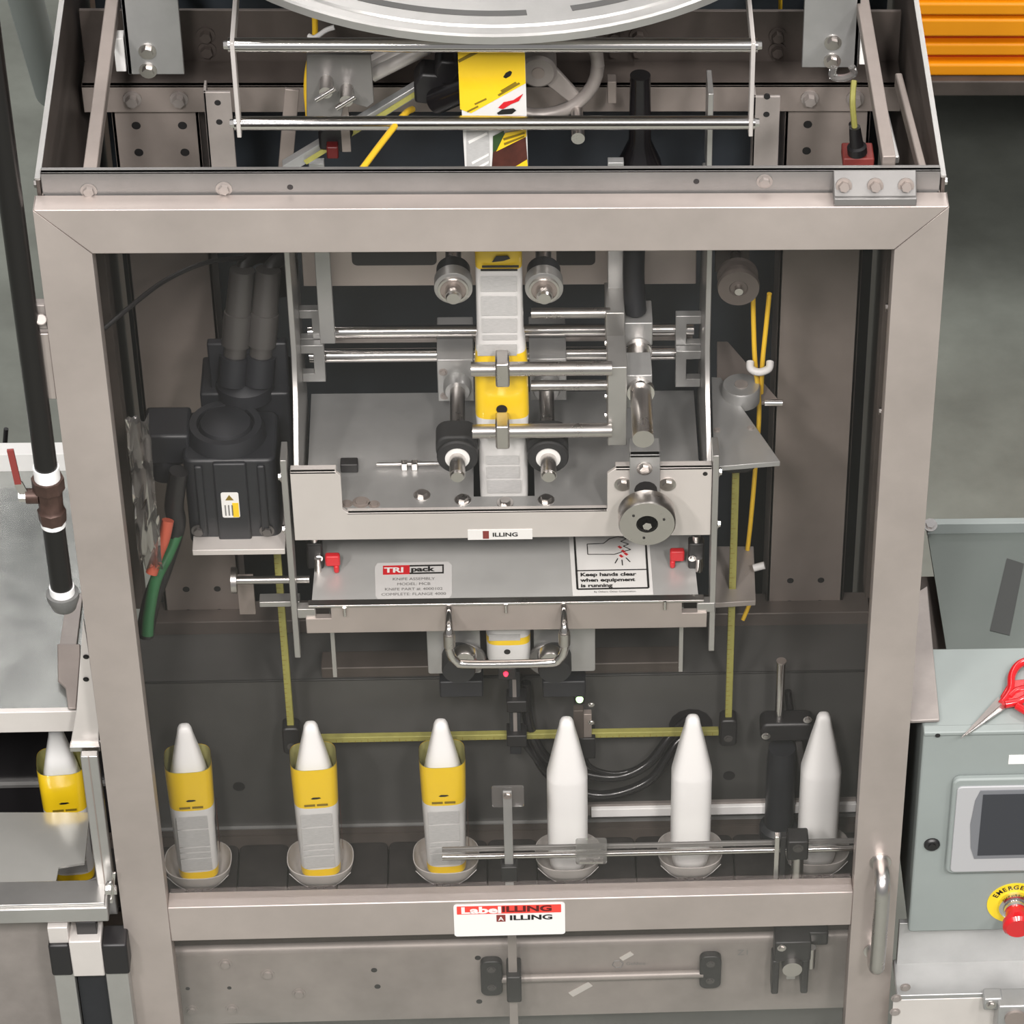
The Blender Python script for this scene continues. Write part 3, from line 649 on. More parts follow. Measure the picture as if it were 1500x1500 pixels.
# cut end
t2 = thing('film_end', 'short cut end of yellow and white film below the knife', 'film')
zz = [at(740, q, .215).z for q in (982, 972, 948, 938, 915)]
e_ = G().loft([(.030, .020, zz[0]), (.0335, .026, zz[1]), (.034, .026, zz[2]), (.034, .026, zz[3]), (.034, .026, zz[4])], 32, 4, True, o=(0.0, YB, 0), mis=[1, 1, 0, 1]).o('film_tube', FM, t2, sharp=60)
a = at(743, 955, .2185); G().cyl((a.x, .2183, a.z), (a.x, .2195, a.z), .005, None, 14).o('emblem', 'ink', e_)
a, b = at(716, 930, .2185), at(762, 938, .2185); G().box(a.x, b.x, .2183, .219, b.z, a.z).o('print_block', 'print_grey', e_)
# film web above the door, coming down from the reel (flat, slightly slanted print)
w3 = thing('film_web', 'flat printed film web with slanted yellow and brown print above the door', 'film')
Yw = .25
def wq(poly, m, nm, off=0., par=None):
    return G().prism([at(x, y, Yw-off) for x, y in poly], (0, .0008, 0)).o(nm, m, par)
base = wq([(665, -40), (766, -40), (774, 262), (682, 262)], 'film_white', 'web', 0, w3)
wq([(665.5, -38), (765.5, -38), (770, 122), (690, 166), (674, 160)], 'film_yellow', 'yellow_field', .0012, base)
wq([(672, 92), (671, 88), (690, 78), (700, 78)], 'ink_olive', 'stripe', .002, base)
wq([(737, 113), (741, 107), (747, 104), (750, 106), (748, 111), (741, 115)], 'ink', 'emblem', .002, base)
for q in ([(729, 139), (760, 121), (762, 123), (731, 141)], [(733, 133), (755, 120), (757, 122), (735, 135)], [(695, 152), (712, 144), (713, 146), (696, 154)], [(684, 163), (700, 155), (701, 157), (685, 165)]): wq(q, 'ink_olive', 'print_line', .002, base)
wq([(730, 158), (738, 150), (752, 147), (766, 138), (760, 148), (748, 153), (737, 160)], 'red', 'red_script', .002, base)
wq([(728, 166), (735, 161), (752, 159), (756, 162), (750, 167), (730, 168)], 'ink', 'script_shadow', .002, base)
wq([(683, 190), (716, 190), (718, 252), (684, 252)], 'print_grey', 'print_block', .0012, base)
wq([(686, 207), (713, 194), (714, 197), (687, 211)], 'white', 'white_line', .002, base); wq([(691, 238), (716, 225), (716, 228), (692, 241)], 'white', 'white_line', .002, base); wq([(694, 248), (716, 236), (716, 239), (696, 251)], 'white', 'white_line', .002, base)
wq([(722, 223), (770, 200), (774, 252), (720, 252)], 'film_brown', 'brown_field', .0012, base)
wq([(722, 223), (722, 200), (738, 192), (742, 213)], 'film_green', 'green_field', .0016, base)
wq([(727, 222), (740, 195), (771, 190), (771, 200)], 'film_yellow', 'yellow_field', .002, base)
wq([(742, 252), (772, 234), (774, 252)], 'film_yellow', 'yellow_corner', .002, base)
for q in ([(737, 203), (768, 194), (769, 196), (738, 206)], [(738, 210), (768, 199), (768, 201), (739, 213)]): wq(q, 'ink_olive', 'print_line', .003, base)
# ================================================================ gear motor
mo = thing('gear_motor', 'dark grey gear motor with warning sticker left of the applicator', 'motor')
YM = .20
x0, x1 = at(272, 730, YM).x, at(408, 730, YM).x; zt, zb = at(340, 665, YM).z, at(340, 798, YM).z
cx = (x0+x1)/2; dpt = .115
G().prism([(x, y, zb) for x, y in rrect(x0, x1, YM, YM+dpt, .014)], (0, 0, zt-zb-.012)).o('gearbox', 'motor_grey', mo, .004)
for s in (-1, 1): G().box(cx+s*.045-.006, cx+s*.045+.006, YM-.005, YM+.02, zb+.02, zt-.02).o('rib', 'motor_grey', mo, .003)
G().box(cx-.024, cx+.024, YM-.006, YM+.02, zb+.004, zt-.014).o('front_pad', 'motor_grey', mo, .003)
c = Vector((cx-.006, YM+dpt*.52, zt-.012))
G().lathe(c, c+ZD*.022, [(0, .058), (.5, .056), (1, .052), (1, .042), (.7, .040)], 40).o('top_flange', 'motor_grey', mo)
G().lathe(c+ZD*.014, c+ZD*.03, [(0, .040), (.6, .036), (1, .015)], 32).o('cap', 'motor_grey', mo)
c2 = c+Vector((.026, .075, .02)); G().lathe(c2, c2+ZD*.03, [(0, .044), (.7, .042), (1, .030)], 32).o('rear_flange', 'motor_grey', mo)
G().box(cx-.045, cx+.085, YM+dpt, YM+dpt+.09, zb+.03, zt+.02).o('adapter', 'motor_grey', mo, .004)
G().box(cx-.03, cx+.085, .33, .345, zt+.0, zt+.10).o('motor_plate', 'motor_grey', mo, .003)
for px in (347, 385):
    a, b = at(px-3, 520, .33), at(px+8, 395, .36)
    k = G().lathe(a, b, [(0, .0165), (.12, .0165), (.125, .021), (.5, .021), (.505, .019), (1, .018)], 24).o('cylinder', 'motor_light', mo)
    G().lathe(a-(b-a).normalized()*.045, a, [(0, .022), (1, .022)], 20).o('cylinder_foot', 'motor_grey', k)
a = at(246, 640, YM+.02); G().box(x0-.055, x0+.01, YM+.03, YM+.10, zt-.045, zt+.01).o('terminal_box', 'motor_grey', mo, .005)
G().cyl((x0-.03, YM+.05, zt-.075), (x0-.03, YM+.05, zt-.04), .024, .020).o('cable_gland', 'motor_grey', mo)
for px in (291, 391): bolt(at(px, 777, YM-.002), (0, -1, 0), .0075, mo, 'motor_light')
a, b = at(323, 722, YM-.0075), at(352, 758, YM-.0075)
sk = G().prism(xz(rrect(a.x, b.x, b.z, a.z, .003), YM-.0075), (0, .001, 0)).o('warning_sticker', 'white', mo, label='white and yellow warning sticker')
G().box(b.x-.010, b.x-.001, YM-.008, YM-.0075, b.z+.001, b.z+.028).o('yellow_field', 'film_yellow', sk)
G().prism(xz([(a.x+.006, a.z-.014), (a.x+.018, a.z-.014), (a.x+.012, a.z-.004)], YM-.008), (0, .0004, 0)).o('triangle', 'ink_olive', sk)
for i in range(3): G().box(a.x+.004+i*.005, a.x+.006+i*.005, YM-.008, YM-.0076, b.z+.004, b.z+.024).o('text_line', 'ink_grey', sk)
a, b = at(281, 800, YM-.03), at(418, 812, YM-.03)
mb = thing('motor_shelf', 'white-edged steel shelf carrying the gear motor', 'shelf')
G().box(a.x, b.x, YM-.03, YM+.19, b.z, b.z+.010).o('shelf', 'alu_light', mb, .0008)
G().lathe(Vector((cx, YM+.03, b.z-.006)), Vector((cx, YM+.03, b.z)), [(0, .034), (1, .036)], 28).o('bearing_flange', 'satin', mb)
a = at(345, 850, YM); G().cyl((a.x, YM, a.z), (b.x+.03, YM, a.z), .006, None, 14).lathe((a.x-.006, YM, a.z), (a.x+.002, YM, a.z), [(0, .020), (1, .020)], 24).o('cross_shaft', 'satin', mb)
a = at(380, 886, YM); G().box(a.x, a.x+.06, YM, YM+.02, a.z-.005, a.z+.005).o('lower_arm', 'alu', mb, .001)
a, b = at(352, 862, .27), at(352, 900, .27); G().box(a.x-.004, a.x+.02, .27, .28, b.z, a.z+.02).o('shelf_bracket', 'column_steel', mb)

# ================================================================ yellow scale frame
YR = .312
sc = thing('scale_frame', 'yellow ruled square rods joined by black corner blocks', 'scale frame')
a, b = at(1080, 660, YR), at(1065, 1075, YR); xr = (a.x+b.x)/2; c = at(413, 800, YR); d = at(420, 1078, YR); xl = (c.x+d.x)/2
zl = (b.z+d.z)/2
def scale(p, q, nm, yd):
    o = G().bar(p, q, .011, .011, (0, 1, 0)).o(nm, 'scale_yellow', sc, .001)
    p, q = Vector(p), Vector(q); n = int((q-p).length/.01); dv = (q-p).normalized()
    g = G()
    for i in range(1, n):
        m_ = p+dv*.01*i; wd = .004 if i % 5 else .007
        side = dv.cross(YD).normalized()
        g.bar(m_-YD*.0056-side*.0055, m_-YD*.0056+side*(wd-.0055), .0008, .0003, YD)
    g.o('graduation', 'ink_olive', o)['kind'] = 'stuff'
scale((xr, YR, a.z), (xr, YR, zl+.015), 'scale_rod', 0); scale((xl, YR, c.z+.02), (xl, YR, zl+.015), 'scale_rod', 0); scale((xl+.02, YR, zl), (xr-.015, YR, zl), 'scale_rod', 0)
for x in (xl, xr):
    G().prism(xz(rrect(x-.014, x+.014, zl-.022, zl+.035, .008), YR-.014), (0, .028, 0)).o('corner_block', 'black', sc, .003)
    bolt((x, YR-.014, zl-.004), (0, -1, 0), .005, sc, 'motor_light', .003)
a_ = at(1082, 668, YR-.02)
G().prism(xz(rrect(a_.x-.03, a_.x+.028, a_.z-.026, a_.z+.026, .02), YR-.03), (0, .05, 0)).o('top_clamp', 'black', sc, .003)
G().bar(at(1077, 664, YR-.032), at(1077, 650, YR-.032), .008, .004, YD).o('scale_tip', 'scale_yellow', sc)

# ================================================================ right-hand shelf plates, pulley, tubes
X2 = .312
def hplate(name, pts, zref, th, label, cat, m='column_steel', extra=None):
    pl = [az(x, y, zref) for x, y in pts]; t = thing(name, label, cat)
    G().prism(pl, (0, 0, -th)).o('plate', m, t, .0008); return t
zA = at(1100, 676, .22).z
tp = hplate('triangular_bracket', [(1042, 552), (1056, 553), (1143, 676), (1046, 684)], zA, .009, 'grey triangular shelf bracket right of the applicator', 'bracket', 'grey_plate')
for q in ((1050, 630), (1100, 627)): bolt(az(*q, zA), ZD, .004, tp, 'frame_steel', .002, n=12)
tp2 = hplate('rear_triangular_bracket', [(1050, 500), (1066, 500), (1140, 585), (1050, 600)], zA-.03, .006, 'darker triangular bracket behind the grey shelf bracket', 'bracket', 'column_steel')
dk = thing('round_sensor', 'round grey disc sensor on the triangular bracket', 'sensor')
c = az(1085, 585, zA-.01); G().lathe(c, c+ZD*.028, [(0, .029), (.9, .029), (1, .027)], 32).o('disc', 'grey_plate', dk); G().lathe(c+ZD*.028, c+ZD*.03, [(0, .010), (1, .010)], 20).o('button', 'frame_steel', dk)
tag(G().cyl(at(1120, 590, .29), at(1146, 590, .29), .005, None, 14).o('chrome_pin', 'chrome'), 'short chrome pin beside the round disc sensor', 'pin')
bl = thing('tube_bracket', 'steel angle bracket low on the right carrying the air tube', 'bracket')
zB = at(1075, 886, .27).z
G().prism([az(x, y, zB) for x, y in ((1048, 800), (1104, 800), (1107, 880), (1042, 884))], (0, 0, -.010)).o('plate', 'frame_steel', bl, .001)
G().cyl(at(1104, 832, .34), at(1120, 828, .34), .006, None, 12).o('fitting', 'off_white', bl)
idp = thing('idler_pulley', 'steel idler pulley high on the right behind the glass', 'pulley')
c = at(1082, 423, .30)
G().lathe((c.x, .335, c.z), (c.x, .30, c.z), [(0, .030), (.2, .030), (.25, .024), (.75, .024), (.8, .031), (1, .030), (1, .014), (.93, .012)], 40).o('pulley', 'brown_steel', idp)
G().cyl((c.x, .38, c.z), (c.x, .292, c.z), .008, .006, 18).o('axle', 'satin', idp); G().box(c.x-.03, c.x+.02, .38, .39, c.z-.03, c.z+.12).o('arm', 'dark_steel', idp, .001)
def hose(name, pts, r, m, label, cat='tube', grp=None): return tag(G().tube(pts, r, 10).o(name, m), label, cat, grp)
hose('air_tube', [at(1103, 425, .38), at(1104, 480, .38), at(1106, 530, .375), at(1112, 600, .40), at(1106, 690, .40), at(1100, 760, .40), at(1095, 805, .40)], .0038, 'tube_yellow', 'long yellow air tube nearest the steel idler pulley')
hose('air_tube', [at(1127, 430, .38), at(1122, 480, .38), at(1117, 530, .375), at(1115, 575, .40)], .0038, 'tube_yellow', 'yellow air tube beside the right back column')
hose('air_tube', [at(1103, 870, .42), at(1098, 885, .41), at(1088, 908, .40)], .0035, 'tube_yellow', 'short yellow air tube below the right bracket')
tag(G().tube([at(1099, 530, .37), at(1100, 540, .36), at(1112, 545, .355), at(1126, 540, .36), at(1128, 530, .37)], .006, 10).o('tube_clip', 'off_white'), 'grey plastic clip holding both yellow tubes', 'clip')

# ================================================================ sensors, posts and guide rails around the bottles
YG = .155
gr = thing('front_guide_rail', 'bright steel guide rail in front of the white bottles', 'guide rail')
a, b = at(648, 1258, YG), at(1252, 1240, YG); zg = (a.z+b.z)/2
G().cyl((a.x, YG, zg), (b.x, YG, zg), .0052, None, 16).o('rail_rod', 'chrome', gr)
G().box(a.x, b.x, YG+.004, YG+.009, zg+.006, zg+.015).o('rail_strip', 'mid_grey', gr, .001)
a, b = at(843, 1228, YG-.012), at(889, 1263, YG-.012)
tab = thing('acrylic_tab', 'clear acrylic tab clipped to the front guide rail', 'tab')
G().prism(xz(rrect(a.x, b.x, b.z, a.z, .005), YG-.016), (0, .004, 0)).o('tab', 'acrylic', tab)
G().box(a.x+.006, b.x-.006, YG-.017, YG-.012, b.z+.002, b.z+.006).o('clip', 'satin', tab)
gk = thing('guide_clamp', 'black clamp with twin upright pins on the front guide rail', 'clamp')
c = at(1166, 1248, YG-.02)
G().box(c.x-.014, c.x+.020, YG-.022, YG+.012, c.z-.018, c.z+.024).o('clamp', 'black', gk, .003); bolt((c.x+.003, YG-.022, c.z+.010), (0, -1, 0), .006, gk, 'motor_light', .003)
for dx, m_ in ((-.030, 'chrome'), (-.020, 'black')): G().box(c.x+dx-.004, c.x+dx+.004, YG-.012, YG, zpt, c.z+.026).o('upright', m_, gk, .001)
G().cyl((c.x+.004, YG-.012, zpt), (c.x+.004, YG-.012, c.z-.012), .010, None, 16).o('post', 'satin', gk)
rr = thing('rear_guide_rail', 'white plastic guide strip behind the white bottles', 'guide rail')
a, b = at(866, 1192, .325), at(1254, 1180, .325); zr = (a.z+b.z)/2
G().box(a.x, b.x, .322, .33, zr-.009, zr+.009).o('strip', 'white_plastic', rr, .001); G().box(a.x-.02, b.x, .33, .336, zr-.012, zr+.013).o('backing', 'frame_steel', rr)
ps = thing('flat_post', 'flat steel post with clear square tab left of the white bottles', 'post')
a, b = at(743, 1160, .145), at(746, 1290, .145)
G().box(a.x-.007, a.x+.007, .145, .150, b.z-.08, a.z).o('bar', 'grey_plate', ps, .001)
c = at(744, 1167, .152); G().prism(xz(rrect(c.x-.025, c.x+.025, c.z-.022, c.z+.022, .004), .151), (0, .004, 0)).o('tab', 'acrylic', ps); bolt((a.x, .145, a.z-.008), (0, -1, 0), .005, ps, 'satin', .004)
c = at(746, 1276, .145); G().box(c.x-.013, c.x+.013, .137, .16, c.z-.018, c.z+.016).o('clamp', 'black', ps, .002)
# photo sensors behind the bottles
s1 = thing('photo_sensor', 'black photo sensor on slotted arm with red light under the film end', 'sensor')
Y = .30; a, b = at(753, 985, Y), at(758, 1105, Y)
G().box(a.x-.009, a.x+.009, Y, Y+.008, b.z, a.z).o('slotted_arm', 'motor_grey', s1, .001)
G().box(a.x-.003, a.x+.003, Y-.001, Y, b.z+.02, a.z-.015).o('slot', 'frame_steel', s1)
for py in (1035, 1085): c = at(757, py, Y-.01); G().box(c.x-.016, c.x+.016, Y-.012, Y+.02, c.z-.012, c.z+.012).o('clamp', 'black', s1, .002)
c = at(741, 988, .24); G().box(c.x-.012, c.x+.016, .24, .275, c.z-.012, c.z+.012).o('sensor_head', 'black', s1, .002); G().lathe((c.x, .24, c.z+.002), (c.x, .236, c.z+.002), [(0, .004), (1, .003)], 14).o('light', 'led_red', s1)
s2 = thing('photo_sensor', 'small black photo sensor with green light behind the leftmost white bottle', 'sensor')
Y = .30; c = at(849, 1024, Y); G().box(c.x-.009, c.x+.009, Y, Y+.02, c.z-.012, c.z+.012).o('head', 'black', s2, .002); G().lathe((c.x, Y, c.z), (c.x, Y-.004, c.z), [(0, .006), (1, .005)], 14).o('light', 'led_green', s2)
a = at(852, 1060, Y); G().box(a.x-.013, a.x+.003, Y-.002, Y+.012, a.z-.035, a.z+.03).o('bracket', 'dark_steel', s2, .001); G().box(a.x+.003, a.x+.016, Y, Y+.012, a.z-.07, a.z+.02).o('plate', 'column_steel', s2, .001)
for py in (1032, 1058): bolt(at(866, py, Y), (0, -1, 0), .0035, s2, 'chrome')
G().box(a.x-.004, a.x+.022, Y-.004, Y+.03, a.z-.075, a.z-.03).o('clamp', 'black', s2, .002)
st_ = thing('rod_stand', 'chrome rod stand with black cross clamp behind the rightmost white bottle', 'stand')
Y = .30; a, b = at(1136, 970, Y), at(1140, 1075, Y)
G().cyl(b, (b.x, Y, a.z), .0075, None, 18).o('rod', 'chrome', st_); G().cyl((b.x, Y, a.z), (b.x, Y, a.z+.003), .0082, None, 18).o('rod_cap', 'satin', st_)
c = at(1158, 1045, Y+.02); G().cyl(c, at(1154, 1012, Y+.03), .006, None, 14).o('short_rod', 'black_gloss', st_)
c = at(1150, 1071, Y-.01)
G().prism(xz(rrect(c.x-.04, c.x+.046, c.z-.016, c.z+.022, .012), Y-.018), (0, .036, 0)).o('cross_clamp', 'black', st_, .004)
for q in ((1122, 1078), (1183, 1054)): bolt(at(*q, Y-.02), (0, -1, 0), .005, st_, 'chrome', .004)
c = at(1145, 1130, Y); G().lathe((c.x, Y+.01, ZB), (c.x, Y+.01, c.z+.045), [(0, .032), (.1, .032), (.14, .024), (.85, .024), (1, .022)], 28).o('foot', 'motor_grey', st_)
G().bar(at(1170, 1085, Y), at(1176, 1130, Y), .010, .006, YD).o('arm', 'motor_light', st_)
# cables
hose('cable', [at(770, 1000, .33), at(775, 1060, .32), at(800, 1110, .31), at(850, 1132, .30), at(905, 1138, .30), at(950, 1118, .31), at(985, 1075, .33), at(1015, 1050, .36)], .0085, 'black_gloss', 'thick black cable drooping into the round opening', 'cable')
hose('cable', [at(775, 1080, .33), at(800, 1130, .31), at(850, 1160, .30), at(900, 1163, .30), at(955, 1140, .31), at(990, 1090, .33), at(1022, 1056, .36)], .0085, 'black_gloss', 'lower black cable drooping alongside the thick cable', 'cable')
hose('cable', [at(855, 1085, .31), at(862, 1120, .30), at(900, 1133, .30), at(945, 1122, .31)], .004, 'black_gloss', 'thin black cable joining the drooping cables from the green-lit sensor', 'cable')
hose('cable', [at(765, 990, .34), at(750, 1020, .335), at(762, 1080, .32), at(795, 1125, .31)], .004, 'black', 'thin black cable beside the red-lit sensor', 'cable')
hose('cable', [at(152, 482, .20), at(190, 450, .24), at(240, 412, .30), at(300, 385, .34), at(360, 378, .38)], .0035, 'black', 'thin black cable crossing the left back column', 'cable')
for i, (dx, lab) in enumerate(((0, 'black motor lead arching over the left cylinder'), (42, 'black motor lead arching over the right cylinder'))):
    hose('motor_lead', [at(352+dx*.9, 400, .37), at(360+dx, 385, .38), at(378+dx, 375, .40), at(400+dx*.6, 385, .42), at(412+dx*.3, 430, .42)], .011, 'black', lab, 'cable')
hose('hose', [at(246, 762, .17), at(240, 790, .16), at(230, 815, .15), at(222, 840, .14)], .009, 'hose_red', 'orange-red hose hanging left of the gear motor', 'hose')
hose('hose', [at(262, 775, .20), at(245, 815, .18), at(228, 850, .16), at(218, 900, .15), at(216, 930, .14)], .009, 'hose_green', 'green hose hanging left of the gear motor', 'hose')
hose('hose', [at(262, 690, .20), at(255, 740, .20), at(258, 770, .2), at(240, 830, .20), at(222, 880, .18), at(212, 930, .17)], .014, 'black', 'thick black hose curving down from the gear motor', 'hose')
# crumpled clear bag taped to the left inner wall
random.seed(3)
g = G(); vs = []; nu, nv = 7, 16
for j in range(nv+1):
    for i in range(nu+1):
        t_ = j/nv; p = at(183+i/nu*34+t_*22, 610+t_*220, .13); vs.append(p+Vector((0, random.uniform(-.012, .012), 0)))
g.add(vs, [(j*(nu+1)+i, j*(nu+1)+i+1, (j+1)*(nu+1)+i+1, (j+1)*(nu+1)+i) for j in range(nv) for i in range(nu)])
bag = tag(g.o('plastic_bag', 'plastic_bag', None, sharp=180), 'crumpled clear plastic bag hanging inside the left wall', 'bag'); sm = bag.modifiers.new('thick', 'SOLIDIFY'); sm.thickness = .0012

# ================================================================ above the door: reel, guard, web guide
rl = thing('film_reel', 'large round slotted steel reel plate above the machine', 'reel')
RZ = .25; rc = Vector((0.0, az(720, 52, RZ).y+.465, RZ))
R_ = .465
G().lathe(rc-ZD*.016, rc, [(0, R_-.004), (.15, R_), (.85, R_), (1, R_-.003)], 96).o('disc', 'alu', rl)
G().lathe(rc, rc+ZD*.003, [(0, R_-.018), (1, R_-.020)], 96).o('inner_disc', 'alu', rl)
for a0, a1 in ((-114, -84), (-76, -55), (-135, -121)):
    pts = []
    n_ = 14; ri, ro = R_-.052, R_-.040
    for i in range(n_+1): q = math.radians(a0+(a1-a0)*i/n_); pts.append((rc.x+ro*math.cos(q), rc.y+ro*math.sin(q)))
    for i in range(n_, -1, -1): q = math.radians(a0+(a1-a0)*i/n_); pts.append((rc.x+ri*math.cos(q), rc.y+ri*math.sin(q)))
    G().prism(xy(pts, RZ+.003), (0, 0, .0006)).o('slot', 'sheet_grey', rl)
G().lathe(rc+ZD*.003, rc+ZD*.10, [(0, .05), (1, .05)], 32).o('hub', 'satin', rl)
rg_ = thing('rod_guard', 'guard of two polished rods between bent flat straps below the reel', 'guard')
Yg = .20; zr1 = at(720, 66, Yg).z; zr2 = at(720, 180, Yg).z; xl_, xr_ = at(341, 68, Yg).x, at(1103, 64, Yg).x
for z in (zr1, zr2):
    G().cyl((xl_-.006, Yg, z), (xr_+.006, Yg, z), .0098, None, 24).o('rod', 'chrome', rg_)
    for x, s in ((xl_-.004, -1), (xr_+.004, 1)): bolt((x, Yg, z), (s, 0, 0), .006, rg_, 'chrome', .008)
for x in (xl_, xr_):
    G().prism(yz([(Yg-.011, zr1+.010), (Yg+.011, zr1-.012), (Yg+.011, zr2-.016), (Yg-.011, zr2-.016)], x-.003), (.006, 0, 0)).prism(yz([(Yg-.011, zr1+.010), (Yg+.011, zr1-.012), (.55, zr1-.010), (.55, zr1+.012)], x-.003), (.006, 0, 0)).o('strap', 'alu_light', rg_, .001)
wg = thing('web_guide', 'diagonal square bar web guide with black clamps and yellow scale', 'web guide')
Yq = .33
a, b = at(418, 245, Yq), at(690, 82, Yq+.03)
q1, q2 = at(478, 212, Yq), at(520, 182, Yq); 
k = G().bar(a, b, .016, .016, YD).o('square_bar', 'grey_plate', wg, .001)
off = Vector((.006, -.009, -.008)); G().bar(at(447, 238, Yq-.01), at(672, 98, Yq+.015), .007, .002, YD).o('scale_tape', 'scale_yellow', k)
for (px, py, sx, sy) in ((630, 132, .022, .024), (492, 203, .024, .022), (655, 108, .017, .019)):
    c = at(px, py, Yq-.012); G().prism([c+Vector((u, 0, v)) for u, v in ((-sx, -sy*.9), (sx*.5, -sy*1.1), (sx, sy*.3), (sx*.7, sy), (-sx*.5, sy*1.1), (-sx, sy*.4))], (0, .04, 0)).o('clamp', 'black', wg, .004)
c = at(486, 220, Yq-.02); G().box(c.x-.007, c.x+.009, Yq-.026, Yq-.01, c.z-.011, c.z+.009).o('red_knob', 'dark_red', wg, .002)
a, b = at(640, 148, Yq-.02), at(690, 128, Yq-.06); G().cyl(a, b, .018, .016).o('knob', 'black_gloss', wg); G().box(b.x-.004, b.x+.010, b.y-.012, b.y+.005, b.z-.014, b.z+.012).o('knob_lever', 'black', wg, .003)
# bracket plate with two T-screws
bp_ = thing('screw_bracket', 'grey bracket plate with two chrome T-screws left of the film web', 'bracket')
Yb = .30; G().prism([at(x, y, Yb) for x, y in ((449, 80), (543, 80), (548, 150), (538, 158), (505, 148), (500, 172), (449, 172))], (0, .006, 0)).o('plate', 'mid_grey', bp_, .001)
for (px, py) in ((478, 118), (508, 130)):
    c = at(px, py, Yb); t_ = G().cyl(c, c-YD*.03, .009, None, 16).o('screw', 'satin', bp_); e_ = c-YD*.028
    G().cyl(e_+Vector((-.014, -.004, -.010)), e_+Vector((.012, .0, .006)), .004, None, 12).o('cross_bar', 'chrome', t_)
G().bar(at(503, 145, Yb+.02), at(508, 220, Yb+.02), .012, .008, YD).o('leg', 'column_steel', bp_)
# silver rollers running back behind the plate
for i, lab in enumerate(('polished idler roller nearest the T-screw bracket', 'polished idler roller behind the nearest one', 'polished idler roller furthest from the T-screw bracket')):
    t_ = thing('idler_roller', lab, 'roller', 'polished idler rollers')
    a, b = at(545, 110-i*9, .36+i*.01), at(625-i*6, 70-i*9, .36+i*.01)
    G().cyl(a, b, .010, None, 20).o('barrel', 'alu_light', t_); G().cyl(a+(a-b).normalized()*.006, a, .005, None, 12).o('axle', 'satin', t_)
# spoked handwheel
hw2 = thing('spoked_handwheel', 'grey spoked handwheel with crank knob right of the film web', 'handwheel')
Yh = .36; c = at(788, 95, Yh); rad = .083
ring = [(c.x+rad*math.cos(math.radians(q)), Yh, c.z+rad*math.sin(math.radians(q))) for q in range(0, 361, 12)]
G().tube(ring, .0095, 12, 0).o('rim', 'frame_steel', hw2); G().lathe((c.x, Yh-.02, c.z), (c.x, Yh+.02, c.z), [(0, .022), (.1, .026), (1, .026)], 28).o('hub', 'frame_steel', hw2)
G().cyl((c.x, Yh-.0215, c.z), (c.x, Yh-.02, c.z), .009, None, 16).o('axle_end', 'column_steel', hw2)
for q in (-48, 72, 192):
    d = Vector((math.cos(math.radians(q)), 0, math.sin(math.radians(q)))); s_ = d.cross(YD)
    G().prism([c+d*.018+s_*.015, c+d*.018-s_*.015, c+d*.08-s_*.010, c+d*.08+s_*.010], (0, .008, 0)).o('spoke', 'frame_steel', hw2, .002)
kb = at(845, 158, Yh); G().cyl((kb.x, Yh, kb.z), (kb.x, Yh-.075, kb.z), .008, .0095, 18).o('crank_knob', 'satin', hw2)
# dark upright shaft
tag(G().lathe(at(937, 245, .40), Vector((at(937, 245, .40).x, .40, at(937, 110, .40).z)), [(0, .032), (.08, .030), (.3, .016), (1, .0145)], 28).o('upright_shaft', 'black_gloss'), 'black flared upright shaft right of the spoked handwheel', 'shaft')
tag(G().box(at(1036, 200, .34).x, at(1044, 200, .34).x, .34, .40, at(700, 260, .34).z, at(700, 138, .34).z).o('edge_plate', 'alu', None, .0008), 'narrow upright steel plate right of the black shaft', 'plate')
tag(G().box(at(890, 150, .42).x, at(903, 150, .42).x, .42, .44, at(700, 152, .42).z, at(700, 120, .42).z).o('hanging_lug', 'column_steel', None, .001), 'small steel lug hanging from the cross rail', 'lug')
G_ = tag(G().bar(at(418, 245, .37), at(428, 130, .37), .006, .02).o('side_strip', 'column_steel', None, .001), 'thin steel strip left of the diagonal bar', 'strip')
# tubes above the door
hose('air_tube', [at(527, 252, .10), at(560, 208, .16), at(592, 168, .22), at(604, 160, .28)], .0045, 'tube_yellow', 'yellow air tube slanting across below the diagonal bar')
hose('air_tube', [at(461, 15, .34), at(461, 60, .34), at(452, 95, .33), at(449, 130, .33), at(452, 170, .33)], .0042, 'tube_yellow', 'yellow air tube hanging left of the T-screw bracket')
tag(G().tube([at(452, 52, .33), at(461, 55, .325), at(478, 44, .32), at(490, 40, .32)], .0035, 8).o('cable_tie', 'off_white'), 'pale cable tie round the yellow tube under the reel', 'tie')
hose('air_tube', [at(1143, -20, .60), at(1143, 30, .60), at(1142, 75, .60), at(1141, 110, .60)], .0030, 'tube_yellow', 'thin yellow tube hanging behind the right support plate')
cg = thing('cord_grip', 'black cord grip on red block with pale green cord at the right', 'cord grip')
c = at(1257, 235, .30)
G().box(c.x-.022, c.x+.022, .29, .33, c.z-.008, c.z+.010).o('red_block', 'red_dull', cg, .002)
c2 = at(1256, 224, .30); G().lathe(c2, at(1252, 186, .30), [(0, .014), (.25, .014), (.3, .010), (1, .008)], 18).o('grip', 'black', cg)
G().tube([at(1252, 188, .30), at(1249, 150, .31), at(1251, 118, .33)], .0042, 8).o('cord', 'scale_yellow', cg)
c = at(1230, 106, .36); G().tube([at(1222, 98, .36), at(1220, 112, .36), at(1236, 114, .36), at(1250, 108, .36), at(1248, 98, .36)], .0055, 8).o('wrap', 'acrylic', cg)

